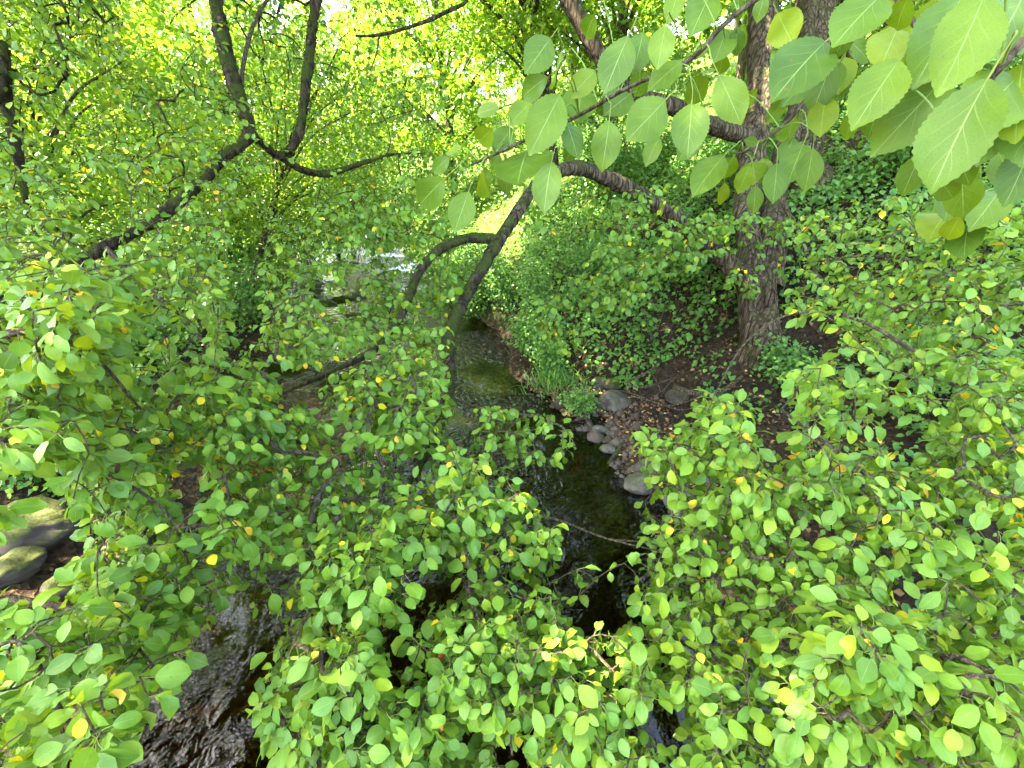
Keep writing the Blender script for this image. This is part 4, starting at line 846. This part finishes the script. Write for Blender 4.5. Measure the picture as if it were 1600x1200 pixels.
def grass(label, loc, r, n, ln, seed):
    rg = np.random.default_rng(seed); x = loc[0] + rg.normal(0, r, n); y = loc[1] + rg.normal(0, r, n); z = terrain(x, y) - .01; p = np.stack([x, y, z], -1)
    a = nrm(rg.normal(0, .35, (n, 3)) + np.array([-.25, -.1, 1.0])); ac = Acc(); scatter(ac, T_blade, p, frames(a, rg.normal(0, 1, (n, 3))), ln * rg.uniform(.5, 1.2, n), rg.random(n), np.zeros(n, int))
    o = link('grass', ac.mesh('grass', M_under), kind='stuff'); tag(o, label, 'grass'); return o
T_blade = [leaf_shape([0, .3, .65, 1.0], (-1, 0, 1), pet=0.0, petr=0, fold=.2, k=1.3, th0=.2, wid=.06)]
def ground_cover(label, n, xr, yr, hmax, size, seed, thr):
    tm = T_far if yr[1] > 12 else T_lo
    rg = np.random.default_rng(seed); x = rg.uniform(*xr, n); y = rg.uniform(*yr, n); z = terrain(x, y)
    c = fnoise(np.stack([x, y, 0 * x + seed], -1), .9); keep = (c > thr + rg.normal(0, .03, n)) & (z > .12); x, y, z, c = x[keep], y[keep], z[keep], c[keep]; m = len(x)
    h = np.clip((c - thr) * 4, .1, 1) * hmax * rg.random(m) ** .7; p = np.stack([x, y, z + .03 + h], -1)
    a = nrm(rg.normal(0, 1, (m, 3)) * np.array([1, 1, .4]) + np.array([-.2, -.4, -.35])); ac = Acc()
    scatter(ac, tm, p, frames(a, np.array([0, -.25, 1.0]) + rg.normal(0, .35, (m, 3))), size * rg.uniform(.5, 1.3, m), rg.random(m), rg.integers(0, len(tm), m))
    o = link('undergrowth', ac.mesh('undergrowth', M_under), kind='stuff'); return tag(o, label, 'undergrowth')
ground_cover('low leafy undergrowth covering the shaded slope around the gnarled trunk', 40000, (.2, 9), (6.0, 13), .60, .085, 71, .30)
ground_cover('low leafy undergrowth on the slope above the apple shrub', 12000, (2.4, 9), (1.5, 6.2), .40, .065, 72, .46)
ground_cover('sunlit undergrowth along the far bank', 26000, (-14, -3.8), (3.5, 20), .9, .085, 73, .38)
ground_cover('sunlit undergrowth on the inner bank past the bend', 12000, (-6, 6), (12, 24), .9, .11, 74, .36)
grass('pale thin grass growing along the water edge beneath the fine-leaved shrub', (.72, 6.6), .22, 420, .34, 51)

# ------------------------------------------------------------------ stones, roots, litter
def stone_mesh(seed, mat, squash=(1, .8, .6), angular=.5, n=16, m=11):
    rg = np.random.default_rng(seed)
    th = np.linspace(0, math.pi, m); ph = np.arange(n) * 2 * math.pi / n; T, Ph = np.meshgrid(th, ph, indexing='ij')
    d = np.stack([np.sin(T) * np.cos(Ph), np.sin(T) * np.sin(Ph), np.cos(T)], -1)
    pl = nrm(rg.normal(0, 1, (11, 3))); off = rg.uniform(.62, 1.0, 11)
    r = np.full(T.shape, 1.15)
    for a, b in zip(pl, off):
        dt = d @ a; r = np.minimum(r, np.where(dt > .12, b / np.maximum(dt, .12), 9))
    r = r * angular + 0.95 * (1 - angular); r = r * (1 + (fnoise(d + seed * 3.7, 1.6) - .5) * .34 + ((fnoise(d + seed, 6.0) - .5) * .16 if n > 20 else 0))
    v = d * r[..., None] * np.array(squash); i = (np.arange(m - 1)[:, None] * n); j = np.arange(n)[None]; j2 = (j + 1) % n
    f = np.stack([i + j, i + n + j, i + n + j2, i + j2], -1).reshape(-1, 4)
    a = Acc(); a.add(v.reshape(-1, 3), f); return a.mesh('stone', mat)
def stone(label, px, py, widthpx, seed, mat, squash=(1, .8, .6), angular=.6, group=None, z=None, rot=None, sink=.36, name='stone', ground=None):
    # put it where the sight line meets the ground
    d = np.linspace(1.2, 14, 3000); q = PV(np.full(3000, px), np.full(3000, py), d); g = np.maximum(terrain(q[:, 0], q[:, 1]), -.12)
    k = int(np.argmax(q[:, 2] < g)); p = q[k]; s = widthpx / 2 / FPX * d[k]
    o = link(name, stone_mesh(seed, mat, squash, angular, *((44, 28) if widthpx > 28 else (16, 11)))); o.location = (p[0], p[1], g[k] + s * squash[2] * (1 - 2 * sink)); o.scale = (s, s, s)
    rg = np.random.default_rng(seed); o.rotation_euler = (rg.normal(0, .12), rg.normal(0, .12), rg.random() * 6.28 if rot is None else rot)
    return tag(o, label, 'stone', group)
stone('large square grey boulder half buried in the leaf-strewn shore', 957, 632, 62, 1, M_rock, (1, .8, .62), .85, rot=.25, name='boulder')
stone('small mossy stone resting behind the square grey boulder', 957, 604, 30, 2, M_mossrock, (1, .9, .7))
stone('dark stone wedged behind the square boulder under the maple leaves', 938, 602, 34, 3, M_mossrock, (1, .9, .7))
stone('smooth rounded pale stone on the shore by the blackened driftwood', 950, 704, 26, 4, M_rock, (1, .75, .65), .3)
stone('flat grey stone with a mossy end at the water line', 940, 676, 34, 5, M_rock, (1, .7, .5))
stone('low moss-capped stone standing in the shallow water', 934, 687, 26, 6, M_mossrock, (1, .8, .6))
stone('pale wet stone lying in the shallows off the bush', 896, 694, 14, 7, M_rock, (1, .8, .6))
stone('dark grey stone in the shallows near the orange sunlit patch', 914, 706, 18, 8, M_rock)
stone('big rounded lichen-grey boulder at the lower end of the shore', 1000, 760, 56, 9, M_rock, (1, .85, .7), .45, name='boulder')
stone('big brown boulder behind the leaves below the rounded grey boulder', 1062, 790, 60, 10, M_rock, (1, .9, .75), .5, name='boulder')
stone('dark stone above the rounded grey boulder', 1008, 728, 26, 11, M_rock)
stone('grey stone pressed against the rounded grey boulder', 1018, 740, 24, 12, M_rock)
stone('broad brown rock beneath the bare roots', 1062, 622, 46, 13, M_mossrock, (1, .8, .5))
stone('large moss-covered boulder on the far shore', 25, 895, 95, 14, M_mossrock, (1, .8, .5), .6, sink=.3, name='boulder')
stone('dark mossy rock ledge behind the large moss-covered boulder', 60, 838, 140, 15, M_mossrock, (1, .7, .6), .7, name='boulder')
stone('mossy stone under the drooping leaves near the moss-covered boulder', 110, 915, 60, 16, M_mossrock)
stone('grey stone beside the water under the low leaves', 190, 890, 60, 17, M_rock)
stone('flat dark stone at the edge of the dark pool', 150, 985, 70, 18, M_mossrock, (1, .8, .4))
stone('brown stone breaking the white rippled water', 706, 545, 26, 19, M_mossrock, (1, .8, .6))
stone('flat brown stone on the far shore by the sunlit mud', 330, 700, 60, 20, M_rock, (1, .8, .35))
stone('grey stone on the far shore near the bare twigs', 250, 790, 50, 21, M_rock)
for k in range(14):
    rg = np.random.default_rng(700 + k); px = rg.uniform(905, 1030); py = 690 + (px - 905) * .45 + rg.normal(0, 22) - 12
    stone('small grey stone among the fallen leaves on the shore', px, py, rg.uniform(7, 15), 800 + k, M_gravel, (1, .8, .6), .4, 'small stones on the shore')
def root_thing(name, label, pts, mat=M_root, sides=7, cat='root', group=None):
    q = catmull(np.array([W(*p) for p in pts]), .04); a = Acc(); tube(a, q[:, :3], q[:, 3], sides, .15, 25)
    o = link(name, a.mesh(name, mat)); return tag(o, label, cat, group)
root_thing('exposed_root', 'pale curved root arching out of the bank above the boulder', [(1025, 572, 6.15, .012), (1000, 588, 6.0, .014), (980, 596, 5.95, .014), (983, 603, 5.9, .013), (1010, 604, 5.9, .012), (1048, 592, 6.0, .010)])
root_thing('exposed_root', 'thick light brown root at the foot of the gnarled trunk', [(1052, 604, 5.85, .03), (1075, 612, 5.75, .034), (1098, 616, 5.7, .03), (1125, 612, 5.7, .028), (1160, 590, 5.75, .03)])
root_thing('exposed_root', 'thin dark root looping beside the boulder', [(985, 618, 5.85, .009), (1015, 626, 5.75, .010), (1040, 634, 5.7, .011), (1065, 630, 5.7, .010), (1098, 618, 5.7, .009)])
root_thing('exposed_root', 'wiry root hanging in the shaded hollow', [(1015, 578, 6.1, .006), (1028, 600, 5.95, .007), (1033, 612, 5.9, .007), (1045, 600, 5.92, .006), (1058, 586, 6.0, .006)])
root_thing('exposed_root', 'long fine root trailing over the shore soil', [(970, 610, 6.0, .005), (1000, 619, 5.9, .006), (1060, 640, 5.65, .006), (1110, 628, 5.65, .006)])
root_thing('driftwood', 'short blackened piece of driftwood among the shore stones', [(970, 695, 5.35, .022), (965, 706, 5.25, .026), (955, 718, 5.15, .022), (950, 724, 5.1, .010)], M_mossbark, cat='driftwood')
root_thing('fallen_branch', 'pale barkless branch lying on the slope beside the gnarled trunk', [(1255, 382, 6.3, .03), (1290, 372, 6.4, .034), (1340, 352, 6.6, .03), (1400, 345, 6.8, .02)], M_root, cat='branch')
root_thing('leaning_branch', 'grey lichen-spotted branch leaning beside the gnarled trunk', [(1222, 315, 5.9, .03), (1245, 360, 5.8, .032), (1262, 400, 5.7, .03), (1280, 440, 5.6, .024)], M_bark, cat='branch')

def litter(label, n, sampler, size, seed, name='leaf_litter', mat=None):
    rg = np.random.default_rng(seed); x, y = sampler(rg, n); z = terrain(x, y); k = z > -.02; x, y, z = x[k], y[k], z[k]; n = len(x)
    p = np.stack([x, y, z + .012], -1); a = nrm(rg.normal(0, 1, (n, 3)) * np.array([1, 1, .25])); ac = Acc()
    scatter(ac, T_far, p, frames(a, np.array([0, 0, 1.0]) + rg.normal(0, .35, (n, 3))), size * rg.uniform(.5, 1.3, n), rg.random(n), rg.integers(0, 2, n))
    o = link(name, ac.mesh(name, mat or M_litter), kind='stuff'); return tag(o, label, 'leaves')
def samp_shore(rg, n):
    y = rg.uniform(3.6, 6.9, n); return np.interp(y, RY, RX) + rg.gamma(1.6, .45, n), y
def samp_slope(rg, n): return rg.uniform(.5, 8, n), rg.uniform(2.0, 11, n)
def samp_left(rg, n): return rg.uniform(-7, -2.3, n), rg.uniform(1.0, 9, n)
litter('yellow and brown fallen leaves scattered over the gravel shore', 3600, samp_shore, .05, 61)
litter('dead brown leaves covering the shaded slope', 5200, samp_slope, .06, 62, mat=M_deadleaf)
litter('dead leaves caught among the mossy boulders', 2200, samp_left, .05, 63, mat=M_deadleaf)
# gravel on the shore and in the shallows
rg = np.random.default_rng(64); n = 1500; y = rg.uniform(3.4, 7.0, n); x = np.interp(y, RY, RX) + rg.normal(.15, .45, n); z = terrain(x, y)
ico = np.array([[0, 0, 1], [.9, 0, .2], [.2, .85, .25], [-.8, .5, .1], [-.7, -.6, .2], [.3, -.9, .15], [0, 0, -1]]); fi = np.array([[0, 1, 2], [0, 2, 3], [0, 3, 4], [0, 4, 5], [0, 5, 1], [6, 2, 1], [6, 3, 2], [6, 4, 3], [6, 5, 4], [6, 1, 5]])
ac = Acc(); scatter(ac, [(ico, fi, np.zeros((7, 2)))], np.stack([x, y, z], -1), frames(rg.normal(0, 1, (n, 3)) * np.array([1, 1, .2]), np.tile([0, 0, 1.0], (n, 1))), rg.gamma(2.0, .012, n) + .006, rg.random(n), np.zeros(n, int))
tag(link('gravel', ac.mesh('gravel', M_gravel), kind='stuff'), 'wet grey and brown gravel along the shore', 'gravel')
print('tris', sum(len(m.polygons) for m in bpy.data.meshes), 'objs', len(bpy.data.objects))
